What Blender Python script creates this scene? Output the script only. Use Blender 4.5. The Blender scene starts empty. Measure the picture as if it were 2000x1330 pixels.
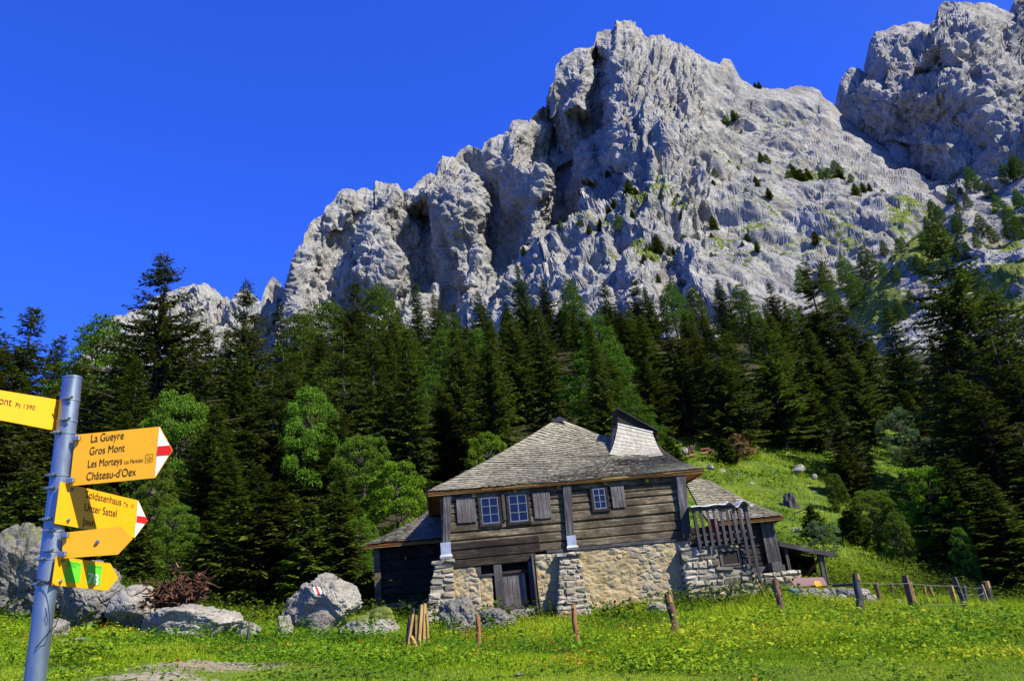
import bpy, math, random, numpy as np
from mathutils import Vector, Matrix, geometry
random.seed(7); rng = np.random.default_rng(7)
R = math.radians
C = bpy.context.scene.collection
sc = bpy.context.scene
# ------------------------------------------------------------------ camera, sky, sun, exposure
F, CX, CY = 1532., 1000., 665.
_p, _r = R(20), R(6)
X0 = np.array([1, 0, 0.]); Y0 = np.array([0, -math.sin(_p), math.cos(_p)]); FW = np.array([0, math.cos(_p), math.sin(_p)])
XC = math.cos(_r) * X0 - math.sin(_r) * Y0; YC = math.sin(_r) * X0 + math.cos(_r) * Y0
EYE = np.array([0, 0, 1.6])
cd = bpy.data.cameras.new('camera'); cam = bpy.data.objects.new('camera', cd); C.objects.link(cam)
m = Matrix.Identity(4)
for i in range(3):
    m[i][0] = XC[i]; m[i][1] = YC[i]; m[i][2] = -FW[i]; m[i][3] = EYE[i]
cam.matrix_world = m
cd.sensor_width = 36; cd.lens = F / 2000 * 36; cd.clip_start = .05; cd.clip_end = 8000
sc.camera = cam
SUN_AZ, SUN_EL = 59, 45            # degrees to the right of straight behind the camera, and up
w = bpy.data.worlds.new('World'); sc.world = w; w.use_nodes = True
nt = w.node_tree; nt.nodes.clear()
sky = nt.nodes.new('ShaderNodeTexSky'); sky.sky_type = 'NISHITA'; sky.sun_disc = False
sky.sun_elevation = R(SUN_EL); sky.sun_rotation = R(180 - SUN_AZ); sky.altitude = 1400; sky.ozone_density = 3.0; sky.air_density = .9; sky.dust_density = .2
gm = nt.nodes.new('ShaderNodeGamma'); gm.inputs[1].default_value = .85
tn = nt.nodes.new('ShaderNodeMix'); tn.data_type = 'RGBA'; tn.blend_type = 'MULTIPLY'; tn.inputs[0].default_value = 1; tn.inputs[7].default_value = (.43, 1.1, 4.1, 1)   # the deep blue of thin dry mountain air away from the sun
tc = nt.nodes.new('ShaderNodeTexCoord'); dt = nt.nodes.new('ShaderNodeVectorMath'); dt.operation = 'DOT_PRODUCT'; dt.inputs[1].default_value = (math.sin(R(SUN_AZ)) * math.cos(R(SUN_EL)), -math.cos(R(SUN_AZ)) * math.cos(R(SUN_EL)), math.sin(R(SUN_EL)))
mr = nt.nodes.new('ShaderNodeMapRange'); mr.inputs[1].default_value = .35; mr.inputs[2].default_value = .9
mx = nt.nodes.new('ShaderNodeMix'); mx.data_type = 'RGBA'
bg = nt.nodes.new('ShaderNodeBackground'); bg.inputs[1].default_value = .055
wo = nt.nodes.new('ShaderNodeOutputWorld')
L_ = nt.links.new
L_(sky.outputs[0], gm.inputs[0]); L_(gm.outputs[0], tn.inputs[6]); L_(tc.outputs['Generated'], dt.inputs[0]); L_(dt.outputs['Value'], mr.inputs[0]); L_(mr.outputs[0], mx.inputs[0]); L_(tn.outputs[2], mx.inputs[6]); L_(sky.outputs[0], mx.inputs[7]); L_(mx.outputs[2], bg.inputs[0]); L_(bg.outputs[0], wo.inputs[0])
sl = bpy.data.lights.new('sun', 'SUN'); sl.energy = 5; sl.angle = R(.5); sl.color = (1, .93, .80)
so = bpy.data.objects.new('sun', sl); C.objects.link(so)
SD = Vector((math.sin(R(SUN_AZ)) * math.cos(R(SUN_EL)), -math.cos(R(SUN_AZ)) * math.cos(R(SUN_EL)), math.sin(R(SUN_EL))))
so.rotation_euler = SD.to_track_quat('Z', 'Y').to_euler(); so.location = (40, -30, 60)
sc.view_settings.view_transform = 'Standard'; sc.view_settings.look = 'None'; sc.view_settings.exposure = .9; sc.view_settings.gamma = 1
sc.cycles.max_bounces = 5; sc.cycles.diffuse_bounces = 2; sc.cycles.glossy_bounces = 2; sc.cycles.transmission_bounces = 3

def P(px, py, Y):                  # where a sight line of the photograph is Y metres off (a world point)
    d = FW + (px - CX) / F * XC + (CY - py) / F * YC
    return EYE + d / d[1] * Y
def PV(px, py, Y):
    px = np.asarray(px, float)[..., None]; py = np.asarray(py, float)[..., None]; Y = np.asarray(Y, float)[..., None]
    d = FW + (px - CX) / F * XC + (CY - py) / F * YC
    return EYE + d / d[..., 1:2] * Y
def proj(q):
    v = np.asarray(q) - EYE; ww = v @ FW
    return CX + F * (v @ XC) / ww, CY - F * (v @ YC) / ww

# ------------------------------------------------------------------ numpy noise
def _h(ix, iy, iz, s):
    with np.errstate(over='ignore'):
        n = ix.astype(np.uint32) * np.uint32(374761393) + iy.astype(np.uint32) * np.uint32(668265263) + iz.astype(np.uint32) * np.uint32(2147483647) + np.uint32(s * 974634777 & 0xffffffff)
        n = (n ^ (n >> np.uint32(13))) * np.uint32(1274126177)
        n = (n ^ (n >> np.uint32(16))) * np.uint32(2246822519)
        n = n ^ (n >> np.uint32(15))
    return n.astype(np.float64) / 4294967295.
def vnoise(p, s=0):
    i = np.floor(p).astype(np.int64); f = p - i; f = f * f * f * (f * (f * 6 - 15) + 10)
    o = 0
    for dx in (0, 1):
        wx = f[:, 0] if dx else 1 - f[:, 0]
        for dy in (0, 1):
            wy = wx * (f[:, 1] if dy else 1 - f[:, 1])
            for dz in (0, 1):
                o = o + _h(i[:, 0] + dx, i[:, 1] + dy, i[:, 2] + dz, s) * wy * (f[:, 2] if dz else 1 - f[:, 2])
    return o * 2 - 1
def fbm(p, oct=4, s=0, gain=.5, ridged=False):
    o = np.zeros(len(p)); a = 1.; t = 0
    for k in range(oct):
        n = vnoise(p * (2.03 ** k) + k * 17.3, s + k)
        if ridged: n = 1 - 2 * np.abs(n)
        o += a * n; t += a; a *= gain
    return o / t
def worley(p, s=0):
    i = np.floor(p).astype(np.int64); f1 = np.full(len(p), 9.); f2 = f1.copy(); idv = np.zeros(len(p))
    for dx in (-1, 0, 1):
        for dy in (-1, 0, 1):
            for dz in (-1, 0, 1):
                a, b, c = i[:, 0] + dx, i[:, 1] + dy, i[:, 2] + dz
                q0 = _h(a, b, c, s); q1 = _h(a, b, c, s + 11); q2 = _h(a, b, c, s + 23)
                d = np.sqrt((a + q0 - p[:, 0]) ** 2 + (b + q1 - p[:, 1]) ** 2 + (c + q2 - p[:, 2]) ** 2)
                n1 = d < f1
                f2 = np.where(n1, f1, np.minimum(f2, d)); idv = np.where(n1, q0 * .7 + q1 * .3, idv); f1 = np.minimum(f1, d)
    return f1, f2, idv
def lin3(p, s):
    """piecewise-linear noise: flat facets meeting in sharp edges"""
    i = np.floor(p).astype(np.int64); f = p - i; od = np.argsort(-f, axis=1); fs = np.take_along_axis(f, od, 1); c = i.copy(); r = np.arange(len(p))
    o = _h(c[:, 0], c[:, 1], c[:, 2], s) * (1 - fs[:, 0])
    for k in range(3):
        c[r, od[:, k]] += 1; o += _h(c[:, 0], c[:, 1], c[:, 2], s) * (fs[:, k] - (fs[:, k + 1] if k < 2 else 0))
    return o * 2 - 1
ROT = []
for k in range(6):
    q_, _ = np.linalg.qr(np.random.default_rng(90 + k).normal(0, 1, (3, 3))); ROT.append(q_)
def facets(p, s, cells=1.):
    """angular rock: each Voronoi cell is a randomly tilted plane; also the distance to the cell edge"""
    i = np.floor(p).astype(np.int64); f1 = np.full(len(p), 9.); f2 = f1.copy(); val = np.zeros(len(p))
    for dx in (-1, 0, 1):
        for dy in (-1, 0, 1):
            for dz in (-1, 0, 1):
                a, b, c = i[:, 0] + dx, i[:, 1] + dy, i[:, 2] + dz
                q0 = _h(a, b, c, s); q1 = _h(a, b, c, s + 11); q2 = _h(a, b, c, s + 23)
                vx, vy, vz = p[:, 0] - a - q0, p[:, 1] - b - q1, p[:, 2] - c - q2; d = np.sqrt(vx * vx + vy * vy + vz * vz)
                n1 = d < f1
                gv = (_h(a, b, c, s + 31) - .5) * vx + (_h(a, b, c, s + 37) - .5) * vy + (_h(a, b, c, s + 41) - .5) * vz + .35 * (_h(a, b, c, s + 47) - .5)
                f2 = np.where(n1, f1, np.minimum(f2, d)); val = np.where(n1, gv, val); f1 = np.minimum(f1, d)
    return val, f2 - f1
def unit(v): return v / np.maximum(np.linalg.norm(v, axis=-1, keepdims=True), 1e-9)

# ------------------------------------------------------------------ mesh helpers
def link_mesh(name, V, faces, mats=(), parent=None, smooth=False, mi=None, attrs=None, loc=None):
    """faces: list of int arrays (n,3) or (n,4); mi: matching list of material indices"""
    me = bpy.data.meshes.new(name); V = np.ascontiguousarray(V, dtype=np.float32)
    faces = [np.asarray(f, np.int32) for f in faces if len(f)]
    me.vertices.add(len(V)); me.vertices.foreach_set('co', V.ravel())
    nl = sum(f.size for f in faces); nf = sum(len(f) for f in faces)
    me.loops.add(nl); me.polygons.add(nf)
    me.loops.foreach_set('vertex_index', np.concatenate([f.ravel() for f in faces]))
    tot = np.concatenate([np.full(len(f), f.shape[1], np.int32) for f in faces])
    me.polygons.foreach_set('loop_start', np.concatenate([[0], np.cumsum(tot)[:-1]]).astype(np.int32))
    if mi is not None: me.polygons.foreach_set('material_index', np.asarray(mi, np.int32))
    for mt in (mats if isinstance(mats, (list, tuple)) else [mats]): me.materials.append(mt)
    me.update(calc_edges=True); me.validate()
    if smooth: me.polygons.foreach_set('use_smooth', np.ones(len(me.polygons), bool))
    else: me.polygons.foreach_set('use_smooth', np.zeros(len(me.polygons), bool))
    for k, a in (attrs or {}).items():
        at = me.attributes.new(k, 'FLOAT', 'POINT'); at.data.foreach_set('value', np.asarray(a, np.float32))
    o = bpy.data.objects.new(name, me); C.objects.link(o)
    if parent: o.parent = parent
    return o
class MB:
    def __init__(s): s.V = []; s.F = []; s.n = 0
    def add(s, V, Fs):
        V = np.asarray(V, float).reshape(-1, 3); s.V.append(V)
        for f in Fs: s.F.append(tuple(int(i) + s.n for i in f))
        s.n += len(V); return s
    def box(s, c, size, M=None, taper=1., bev=0., jit=0.):
        x, y, z = [q / 2 for q in size]; b = min(bev, x * .9, y * .9, z * .9)
        if b <= 0:
            V = np.array([(sx * x * (taper if sz > 0 else 1), sy * y * (taper if sz > 0 else 1), sz * z) for sz in (-1, 1) for sy in (-1, 1) for sx in (-1, 1)])
            Fs = [(0, 2, 3, 1), (4, 5, 7, 6), (0, 1, 5, 4), (2, 6, 7, 3), (0, 4, 6, 2), (1, 3, 7, 5)]
        else:
            V = []; idx = {}
            for sx in (-1, 1):
                for sy in (-1, 1):
                    for sz in (-1, 1):
                        for a in range(3):
                            q = [sx * x, sy * y, sz * z]
                            for k in range(3):
                                if k != a: q[k] -= (sx, sy, sz)[k] * b
                            idx[(sx, sy, sz, a)] = len(V); V.append(q)
            V = np.array(V, float); Fs = []
            g = lambda *k: idx[k]
            for sg in (-1, 1):
                Fs += [[g(sg, -1, -1, 0), g(sg, 1, -1, 0), g(sg, 1, 1, 0), g(sg, -1, 1, 0)][::sg], [g(-1, sg, -1, 1), g(-1, sg, 1, 1), g(1, sg, 1, 1), g(1, sg, -1, 1)][::sg], [g(-1, -1, sg, 2), g(1, -1, sg, 2), g(1, 1, sg, 2), g(-1, 1, sg, 2)][::sg]]
                for s2 in (-1, 1):
                    Fs += [[g(sg, s2, -1, 0), g(sg, s2, 1, 0), g(sg, s2, 1, 1), g(sg, s2, -1, 1)], [g(sg, -1, s2, 0), g(sg, 1, s2, 0), g(sg, 1, s2, 2), g(sg, -1, s2, 2)], [g(-1, sg, s2, 1), g(1, sg, s2, 1), g(1, sg, s2, 2), g(-1, sg, s2, 2)]]
                    for s3 in (-1, 1): Fs.append([g(sg, s2, s3, 0), g(sg, s2, s3, 1), g(sg, s2, s3, 2)])
        if jit: V = V + np.random.default_rng(s.n + 5).normal(0, jit, V.shape)
        if M is not None: V = V @ np.asarray(M)[:3, :3].T
        return s.add(V + np.asarray(c, float), Fs)
    def tube(s, pts, rad, n=8, cap=True, wob=0.):
        pts = [np.asarray(q, float) for q in pts]; rad = [rad] * len(pts) if np.isscalar(rad) else rad
        V = []
        for i, q in enumerate(pts):
            t = unit(pts[min(i + 1, len(pts) - 1)] - pts[max(i - 1, 0)])
            a = unit(np.cross(t, (0, 0, 1) if abs(t[2]) < .9 else (1, 0, 0))); b = np.cross(t, a)
            for k in range(n):
                an = 2 * math.pi * k / n; rr = rad[i] * (1 + wob * math.sin(k * 2.3 + i * 1.7))
                V.append(q + rr * (math.cos(an) * a + math.sin(an) * b))
        Fs = [(i * n + k, (i + 1) * n + k, (i + 1) * n + (k + 1) % n, i * n + (k + 1) % n) for i in range(len(pts) - 1) for k in range(n)]
        if cap: Fs += [tuple(range(n)), tuple(range((len(pts) - 1) * n, len(pts) * n))[::-1]]
        return s.add(V, Fs)
    def poly(s, pts, thick):   # flat outline given a thickness along vector thick
        pts = np.array(pts, float); n = len(pts); V = np.concatenate([pts, pts + np.asarray(thick, float)])
        return s.add(V, [tuple(range(n)), tuple(range(n, 2 * n))[::-1]] + [(i, i + n, (i + 1) % n + n, (i + 1) % n) for i in range(n)])
    def build(s, name, mat, parent=None, smooth=False):
        V = np.concatenate(s.V); me = bpy.data.meshes.new(name); me.from_pydata(V.tolist(), [], s.F); me.materials.append(mat); me.update()
        import bmesh
        bm = bmesh.new(); bm.from_mesh(me); bmesh.ops.recalc_face_normals(bm, faces=bm.faces); bm.to_mesh(me); bm.free()
        if smooth:
            me.polygons.foreach_set('use_smooth', np.ones(len(me.polygons), bool)); me.set_sharp_from_angle(angle=R(42))
        o = bpy.data.objects.new(name, me); C.objects.link(o)
        if parent: o.parent = parent
        return o
def tag(o, label=None, cat=None, group=None, kind=None):
    if label: o['label'] = label
    if cat: o['category'] = cat
    if group: o['group'] = group
    if kind: o['kind'] = kind
    return o
def thing(name, label, cat, loc=(0, 0, 0), group=None, rz=0):
    o = bpy.data.objects.new(name, None); C.objects.link(o); o.location = loc; o.rotation_euler = (0, 0, rz); o.empty_display_size = .2
    return tag(o, label, cat, group)
def grid_faces(nr, nc):
    a = np.arange(nr * nc).reshape(nr, nc)
    return np.stack([a[:-1, :-1], a[:-1, 1:], a[1:, 1:], a[1:, :-1]], -1).reshape(-1, 4)

# ------------------------------------------------------------------ materials
class NT:
    def __init__(s, name):
        s.m = bpy.data.materials.new(name); s.m.use_nodes = True; s.t = s.m.node_tree; s.b = s.t.nodes['Principled BSDF']; s.out = s.t.nodes['Material Output']
    def n(s, typ, **kw):
        nd = s.t.nodes.new('ShaderNode' + typ)
        for k, v in kw.items():
            if k[0] == '_': setattr(nd, k[1:], v)
            else:
                ip = nd.inputs[int(k[1:])] if k[0] == 'i' and k[1:].isdigit() else nd.inputs[k.replace('_', ' ')]
                if hasattr(v, 'links'): s.t.links.new(v, ip)
                else: ip.default_value = v
        return nd
    def co(s, scale=(1, 1, 1), rot=(0, 0, 0), kind='Object'):
        tc = s.n('TexCoord'); mp = s.n('Mapping', _vector_type='POINT'); s.t.links.new(tc.outputs[kind], mp.inputs[0]); mp.inputs['Scale'].default_value = scale; mp.inputs['Rotation'].default_value = rot; return mp.outputs[0]
    def noise(s, co, scale, detail=6, rough=.55, dist=0.):
        return s.n('TexNoise', Vector=co, Scale=scale, Detail=detail, Roughness=rough, Distortion=dist).outputs[0]
    def ramp(s, fac, stops, interp='LINEAR'):
        r = s.n('ValToRGB', i0=fac); r.color_ramp.interpolation = interp; e = r.color_ramp.elements
        while len(e) < len(stops): e.new(.5)
        for el, (pos, col) in zip(e, stops): el.position = pos; el.color = (*col, 1) if len(col) == 3 else col
        return r.outputs[0]
    def mix(s, f, a, b, mode='MIX'):
        nd = s.n('Mix', _data_type='RGBA', _blend_type=mode)
        for ip, v in zip((nd.inputs[0], nd.inputs[6], nd.inputs[7]), (f, a, b)):
            if hasattr(v, 'links'): s.t.links.new(v, ip)
            else: ip.default_value = v if isinstance(v, (int, float)) else (*v, 1)
        return nd.outputs[2]
    def math(s, op, a, b=0.):
        nd = s.n('Math', _operation=op)
        for ip, v in zip(nd.inputs, (a, b)):
            if hasattr(v, 'links'): s.t.links.new(v, ip)
            else: ip.default_value = v
        return nd.outputs[0]
    def attr(s, name): return s.n('Attribute', _attribute_name=name).outputs['Fac']
    def done(s, col, rough=.8, bump=None, strength=.5, dist=.02, spec=.3, metal=0.):
        for ip, v in ((s.b.inputs['Base Color'], col), (s.b.inputs['Roughness'], rough)):
            if hasattr(v, 'links'): s.t.links.new(v, ip)
            else: ip.default_value = v if isinstance(v, (int, float)) else (*v, 1)
        s.b.inputs['Specular IOR Level'].default_value = spec; s.b.inputs['Metallic'].default_value = metal
        if bump is not None:
            bp = s.n('Bump', Height=bump, Strength=strength, Distance=dist); s.t.links.new(bp.outputs[0], s.b.inputs['Normal'])
        return s.m
def rock_mat(name, sc_, light=(.345, .345, .33), dark=(.20, .20, .195), grass=True, bumpd=1.):
    k = NT(name); co = k.co()
    n1 = k.noise(co, 1 / (16 * sc_), 9, .68); n2 = k.noise(k.co((1, 1, .22)), 1 / (6 * sc_), 8, .65); n3 = k.noise(co, 1 / (1.2 * sc_), 6, .7)
    c = k.mix(k.ramp(n1, [(.36, (0, 0, 0)), (.62, (1, 1, 1))]), dark, light)
    c = k.mix(k.ramp(n2, [(.50, (0, 0, 0)), (.68, (.55, .55, .55))]), c, (.22, .17, .11))
    c = k.mix(k.ramp(n3, [(.38, (.3, .3, .3)), (.48, (0, 0, 0))]), c, (.13, .13, .13))
    if grass:
        g = k.attr('grass'); gn = k.noise(co, 1 / (2.2 * sc_), 8, .75)
        gm_ = k.ramp(k.math('ADD', g, k.math('MULTIPLY', k.math('SUBTRACT', gn, .5), 1.9)), [(.47, (0, 0, 0)), (.56, (1, 1, 1))])
        gc = k.mix(k.noise(co, 1 / (5 * sc_), 4), (.04, .075, .012), (.20, .23, .035))
        c = k.mix(gm_, c, gc)
    wq = k.n('VectorMath', _operation='ADD'); k.t.links.new(co, wq.inputs[0]); wn = k.n('TexNoise', Vector=co, Scale=1 / (5 * sc_), Detail=3); sc2 = k.n('VectorMath', _operation='SCALE'); k.t.links.new(wn.outputs['Color'], sc2.inputs[0]); sc2.inputs['Scale'].default_value = 5 * sc_; k.t.links.new(sc2.outputs[0], wq.inputs[1])
    e1 = k.n('TexVoronoi', Vector=wq.outputs[0], Scale=1 / (5.5 * sc_), _feature='DISTANCE_TO_EDGE').outputs[0]; e2 = k.n('TexVoronoi', Vector=wq.outputs[0], Scale=1 / (2.0 * sc_), _feature='DISTANCE_TO_EDGE').outputs[0]
    crk = k.math('MINIMUM', k.math('MULTIPLY', e1, 1.3), k.math('MULTIPLY', e2, 2.2)); c = k.mix(k.ramp(crk, [(.0, (.75, .75, .75)), (.03, (0, 0, 0))]), c, (.07, .07, .07))
    h = k.math('ADD', k.noise(co, 1 / (2.2 * sc_), 10, .72), k.math('MULTIPLY', k.math('MINIMUM', crk, .10), 2.))
    return k.done(c, .92, h, .85, bumpd * sc_ * .75, .15)
def leaf_mat(name, cols, tr=.28, nsc=.9, rough=.55):
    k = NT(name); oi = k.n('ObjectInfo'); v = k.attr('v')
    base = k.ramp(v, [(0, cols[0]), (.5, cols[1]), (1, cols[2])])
    nz = k.noise(k.co(), nsc, 3); base = k.mix(k.ramp(nz, [(.35, (0, 0, 0)), (.65, (.5, .5, .5))]), base, cols[3])
    hsv = k.n('HueSaturation', Color=base); hsv.inputs['Hue'].default_value = .5
    k.t.links.new(k.math('ADD', k.math('MULTIPLY', oi.outputs['Random'], .035), .475), hsv.inputs['Hue'])
    k.t.links.new(k.math('ADD', k.math('MULTIPLY', oi.outputs['Random'], .6), .7), hsv.inputs['Value'])
    k.done(hsv.outputs[0], .75, spec=.08)
    if tr:
        t = k.n('BsdfTranslucent', Color=hsv.outputs[0]); mx = k.n('MixShader', i0=tr); k.t.links.new(k.b.outputs[0], mx.inputs[1]); k.t.links.new(t.outputs[0], mx.inputs[2]); k.t.links.new(mx.outputs[0], k.out.inputs[0])
    return k.m
def wood_mat(name, cols, axis=(.35, 6, 6), sc_=1., bump=.006, rough=.85):
    k = NT(name); co = k.co(tuple(a * sc_ for a in axis)); n = k.noise(co, 2.2, 8, .7, .6); big = k.noise(k.co(), .9 * sc_, 4, .6); fine = k.noise(k.co(tuple(a * 3 * sc_ for a in axis)), 4, 4, .6)
    c = k.ramp(n, [(.30, cols[0]), (.5, cols[1]), (.68, cols[2])])
    c = k.mix(k.ramp(big, [(.42, (0, 0, 0)), (.6, (.85, .85, .85))]), c, cols[3])
    c = k.mix(k.ramp(fine, [(.36, (.7, .7, .7)), (.46, (0, 0, 0))]), c, cols[0])
    return k.done(c, rough, k.math('ADD', n, k.math('MULTIPLY', fine, .6)), .9, bump, .2)
MT = {}
MT['rock'] = rock_mat('limestone_cliff', 1.6)
MT['rock_far'] = rock_mat('limestone_far', 3.)
MT['boulder'] = rock_mat('limestone_boulder', .07, (.34, .325, .29), (.17, .165, .155), True)
MT['boulder_dark'] = rock_mat('limestone_dark', .07, (.22, .215, .2), (.09, .09, .09), True)
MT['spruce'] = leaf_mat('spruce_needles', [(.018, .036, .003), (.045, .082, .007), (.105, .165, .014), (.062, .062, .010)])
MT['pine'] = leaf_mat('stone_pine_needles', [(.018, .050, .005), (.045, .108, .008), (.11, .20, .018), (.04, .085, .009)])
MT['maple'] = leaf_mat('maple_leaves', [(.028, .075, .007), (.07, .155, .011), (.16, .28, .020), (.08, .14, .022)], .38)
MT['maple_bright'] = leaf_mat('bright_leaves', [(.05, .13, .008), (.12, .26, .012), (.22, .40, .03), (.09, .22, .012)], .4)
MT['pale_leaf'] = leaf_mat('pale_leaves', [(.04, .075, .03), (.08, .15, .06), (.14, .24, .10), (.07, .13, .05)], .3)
k = NT('bark'); co = k.co((3, 3, .8)); n = k.noise(co, 3, 6, .7); MT['bark'] = k.done(k.ramp(n, [(.35, (.035, .028, .022)), (.6, (.12, .10, .085)), (.75, (.24, .225, .20))]), .9, n, .8, .03)
MT['log'] = wood_mat('old_log', [(.012, .010, .007), (.14, .115, .074), (.36, .31, .21), (.045, .034, .022)])
MT['log_dark'] = wood_mat('burnt_shaded_log', [(.008, .007, .006), (.03, .024, .020), (.09, .065, .05), (.014, .011, .009)])  # charred timber; on the left wing and lean-to it stands in for shade
MT['greywood'] = wood_mat('silver_wood', [(.015, .015, .016), (.07, .07, .075), (.18, .18, .20), (.045, .042, .045)], (7, 7, .4))
MT['greywood_h'] = wood_mat('silver_wood_lying', [(.015, .015, .016), (.07, .07, .075), (.17, .17, .18), (.04, .038, .04)], (.4, 7, 7))
MT['shutter'] = wood_mat('shutter_wood', [(.022, .018, .018), (.125, .118, .12), (.29, .28, .29), (.085, .072, .07)], (9, 9, .5))
MT['fascia'] = wood_mat('eave_board', [(.10, .065, .02), (.24, .16, .05), (.36, .26, .10), (.18, .12, .04)], (.3, 5, 5))
MT['soffit'] = wood_mat('soffit_board', [(.10, .03, .008), (.24, .085, .022), (.36, .14, .04), (.18, .06, .015)], (3, .4, 5))
MT['newwood'] = wood_mat('new_wood', [(.20, .11, .03), (.38, .25, .09), (.50, .36, .16), (.32, .2, .07)], (6, 6, .5))
MT['redbark'] = wood_mat('peeled_bark_post', [(.10, .04, .02), (.34, .15, .07), (.46, .24, .13), (.24, .10, .05)], (6, 6, 1.2))
MT['brownpost'] = wood_mat('brown_bark_post', [(.05, .03, .02), (.17, .10, .065), (.30, .19, .13), (.12, .07, .045)], (5, 5, 1.5))
k = NT('shingle'); co = k.co(); v = k.attr('v'); n = k.noise(co, 2.2, 5)
c = k.ramp(v, [(0, (.10, .09, .065)), (.5, (.25, .23, .17)), (1, (.42, .395, .30))]); c = k.mix(k.ramp(n, [(.4, (0, 0, 0)), (.62, (.7, .7, .7))]), c, (.185, .18, .155))
MT['shingle'] = k.done(c, .7, k.noise(co, 40, 4), .5, .004, .3)
k = NT('pale_shingle'); v = k.attr('v'); MT['shingle_pale'] = k.done(k.ramp(v, [(0, (.15, .14, .11)), (.5, (.25, .24, .205)), (1, (.34, .33, .29))]), .6, k.noise(k.co(), 40, 4), .5, .004, .35)
k = NT('painted_inside_shade'); MT['dark'] = k.done((.02, .016, .012), .9)  # near-black colour painting the shade inside openings and under the chimney lid
k = NT('black_sheet'); MT['black'] = k.done(k.ramp(k.noise(k.co(), 3, 4), [(.3, (.012, .012, .016)), (.7, (.03, .03, .04))]), .5)
k = NT('galvanised_steel'); co = k.co((1, 1, .3)); n = k.noise(co, 30, 4); n2 = k.noise(k.co(), 5, 3)
c = k.mix(n2, k.ramp(n, [(.3, (.13, .165, .22)), (.7, (.29, .35, .43))]), (.21, .26, .33)); MT['steel'] = k.done(c, k.ramp(n, [(.3, (.3, .3, .3)), (.7, (.5, .5, .5))]), n, .15, .001, .5, .75)
k = NT('tin_cap'); MT['tin'] = k.done(k.ramp(k.noise(k.co(), 4, 4), [(.3, (.28, .31, .36)), (.7, (.5, .53, .58))]), .45, metal=.5)
k = NT('yellow_enamel'); n = k.noise(k.co(), 14, 5); MT['yellow'] = k.done(k.mix(k.ramp(n, [(.45, (0, 0, 0)), (.7, (.35, .35, .35))]), (.80, .375, .003), (.70, .31, .005)), .38, spec=.4)
def flat(name, col, rough=.6, metal=0., spec=.3):
    k = NT(name); n = k.noise(k.co(), 9, 4); return k.done(k.mix(k.math('MULTIPLY', n, .3), col, tuple(q * .7 for q in col)), rough, spec=spec, metal=metal)
MT['white'] = flat('white_paint', (.82, .83, .85)); MT['red'] = flat('red_paint', (.68, .012, .012)); MT['ink'] = flat('black_lettering', (.025, .018, .012))
MT['green'] = flat('green_sticker', (.12, .55, .03)); MT['greentext'] = flat('dark_green_print', (.03, .2, .02)); MT['wire'] = flat('grey_wire', (.16, .16, .17), .5, .6); MT['blackcable'] = flat('black_cable', (.02, .02, .02))
MT['frame'] = flat('window_bars', (.13, .155, .22)); MT['redcloth'] = flat('red_cloth', (.35, .01, .01)); MT['orange'] = flat('orange_plastic', (.85, .25, .01)); MT['sheet'] = flat('white_tarpaulin', (.62, .63, .68), .45)
MT['teal'] = flat('teal_net', (.06, .16, .17)); MT['pink'] = flat('pinkish_slats', (.36, .22, .20))
k = NT('window_glass'); k.done((.006, .010, .035), .12, spec=.35); MT['glass'] = k.m
# plaster over rubble
k = NT('rubble_plaster'); co = k.co((1, 1, 1.4)); n = k.noise(co, 2.2, 7, .65); n2 = k.noise(co, 9, 6, .7); vo = k.n('TexVoronoi', Vector=co, Scale=3.2).outputs['Color']
c = k.ramp(n, [(.34, (.20, .165, .085)), (.5, (.37, .30, .165)), (.66, (.42, .29, .15))]); c = k.mix(k.ramp(n2, [(.52, (0, 0, 0)), (.66, (.8, .8, .8))]), c, (.25, .235, .20)); c = k.mix(k.ramp(n2, [(.30, (.5, .5, .5)), (.42, (0, 0, 0))]), c, (.07, .055, .04)); st_ = k.ramp(k.math('ADD', k.attr('v'), k.math('MULTIPLY', k.math('SUBTRACT', n2, .5), .5)), [(.40, (0, 0, 0)), (.50, (1, 1, 1))]); c = k.mix(st_, c, k.ramp(k.attr('damp'), [(0, (.15, .13, .095)), (.5, (.28, .25, .19)), (1, (.38, .34, .26))]))
MT['plaster'] = k.done(c, .95, n2, .9, .03, .1)
k = NT('masonry_stone'); v = k.attr('v'); co = k.co(); n = k.noise(co, 6, 6, .7)
c = k.ramp(v, [(0, (.12, .11, .085)), (.3, (.25, .225, .165)), (.6, (.33, .305, .245)), (.9, (.41, .39, .34)), (1, (.34, .24, .11))]); c = k.mix(k.ramp(n, [(.36, (.75, .75, .75)), (.5, (0, 0, 0))]), c, (.06, .055, .045)); c = k.mix(k.attr('damp'), c, (.022, .02, .018))  # a per-stone factor mixes the colour towards near-black
MT['stone'] = k.done(c, .92, n, .9, .03, .12)
# ------------------------------------------------------------------ ground
_cp = [(0, 0, 0), (-4, 0, .1), (4, 0, -.25), (0, 5, .45), (-4, 5, .75), (5, 4, .0), (-2, 2.4, .3)]
for a in [(1000, 1330, 10), (300, 1320, 10), (1900, 1330, 9), (1320, 1255, 19), (1530, 1215, 21), (1680, 1202, 22), (1780, 1204, 22), (1125, 1270, 18), (935, 1285, 17.5), (340, 1262, 20), (90, 1235, 22), (620, 1235, 22), (790, 1240, 24), (1885, 1200, 24), (1700, 1180, 28),
          (870, 1215, 27.2), (1340, 1180, 28), (1480, 1170, 28.5), (740, 1168, 33), (1600, 1150, 33), (1350, 882, 62), (1600, 935, 60), (1800, 905, 75), (1550, 1045, 44), (1640, 1110, 37), (1440, 960, 54), (1780, 1160, 36), (450, 1190, 32), (200, 1150, 32)]:
    _cp.append(tuple(P(*a)))
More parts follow.
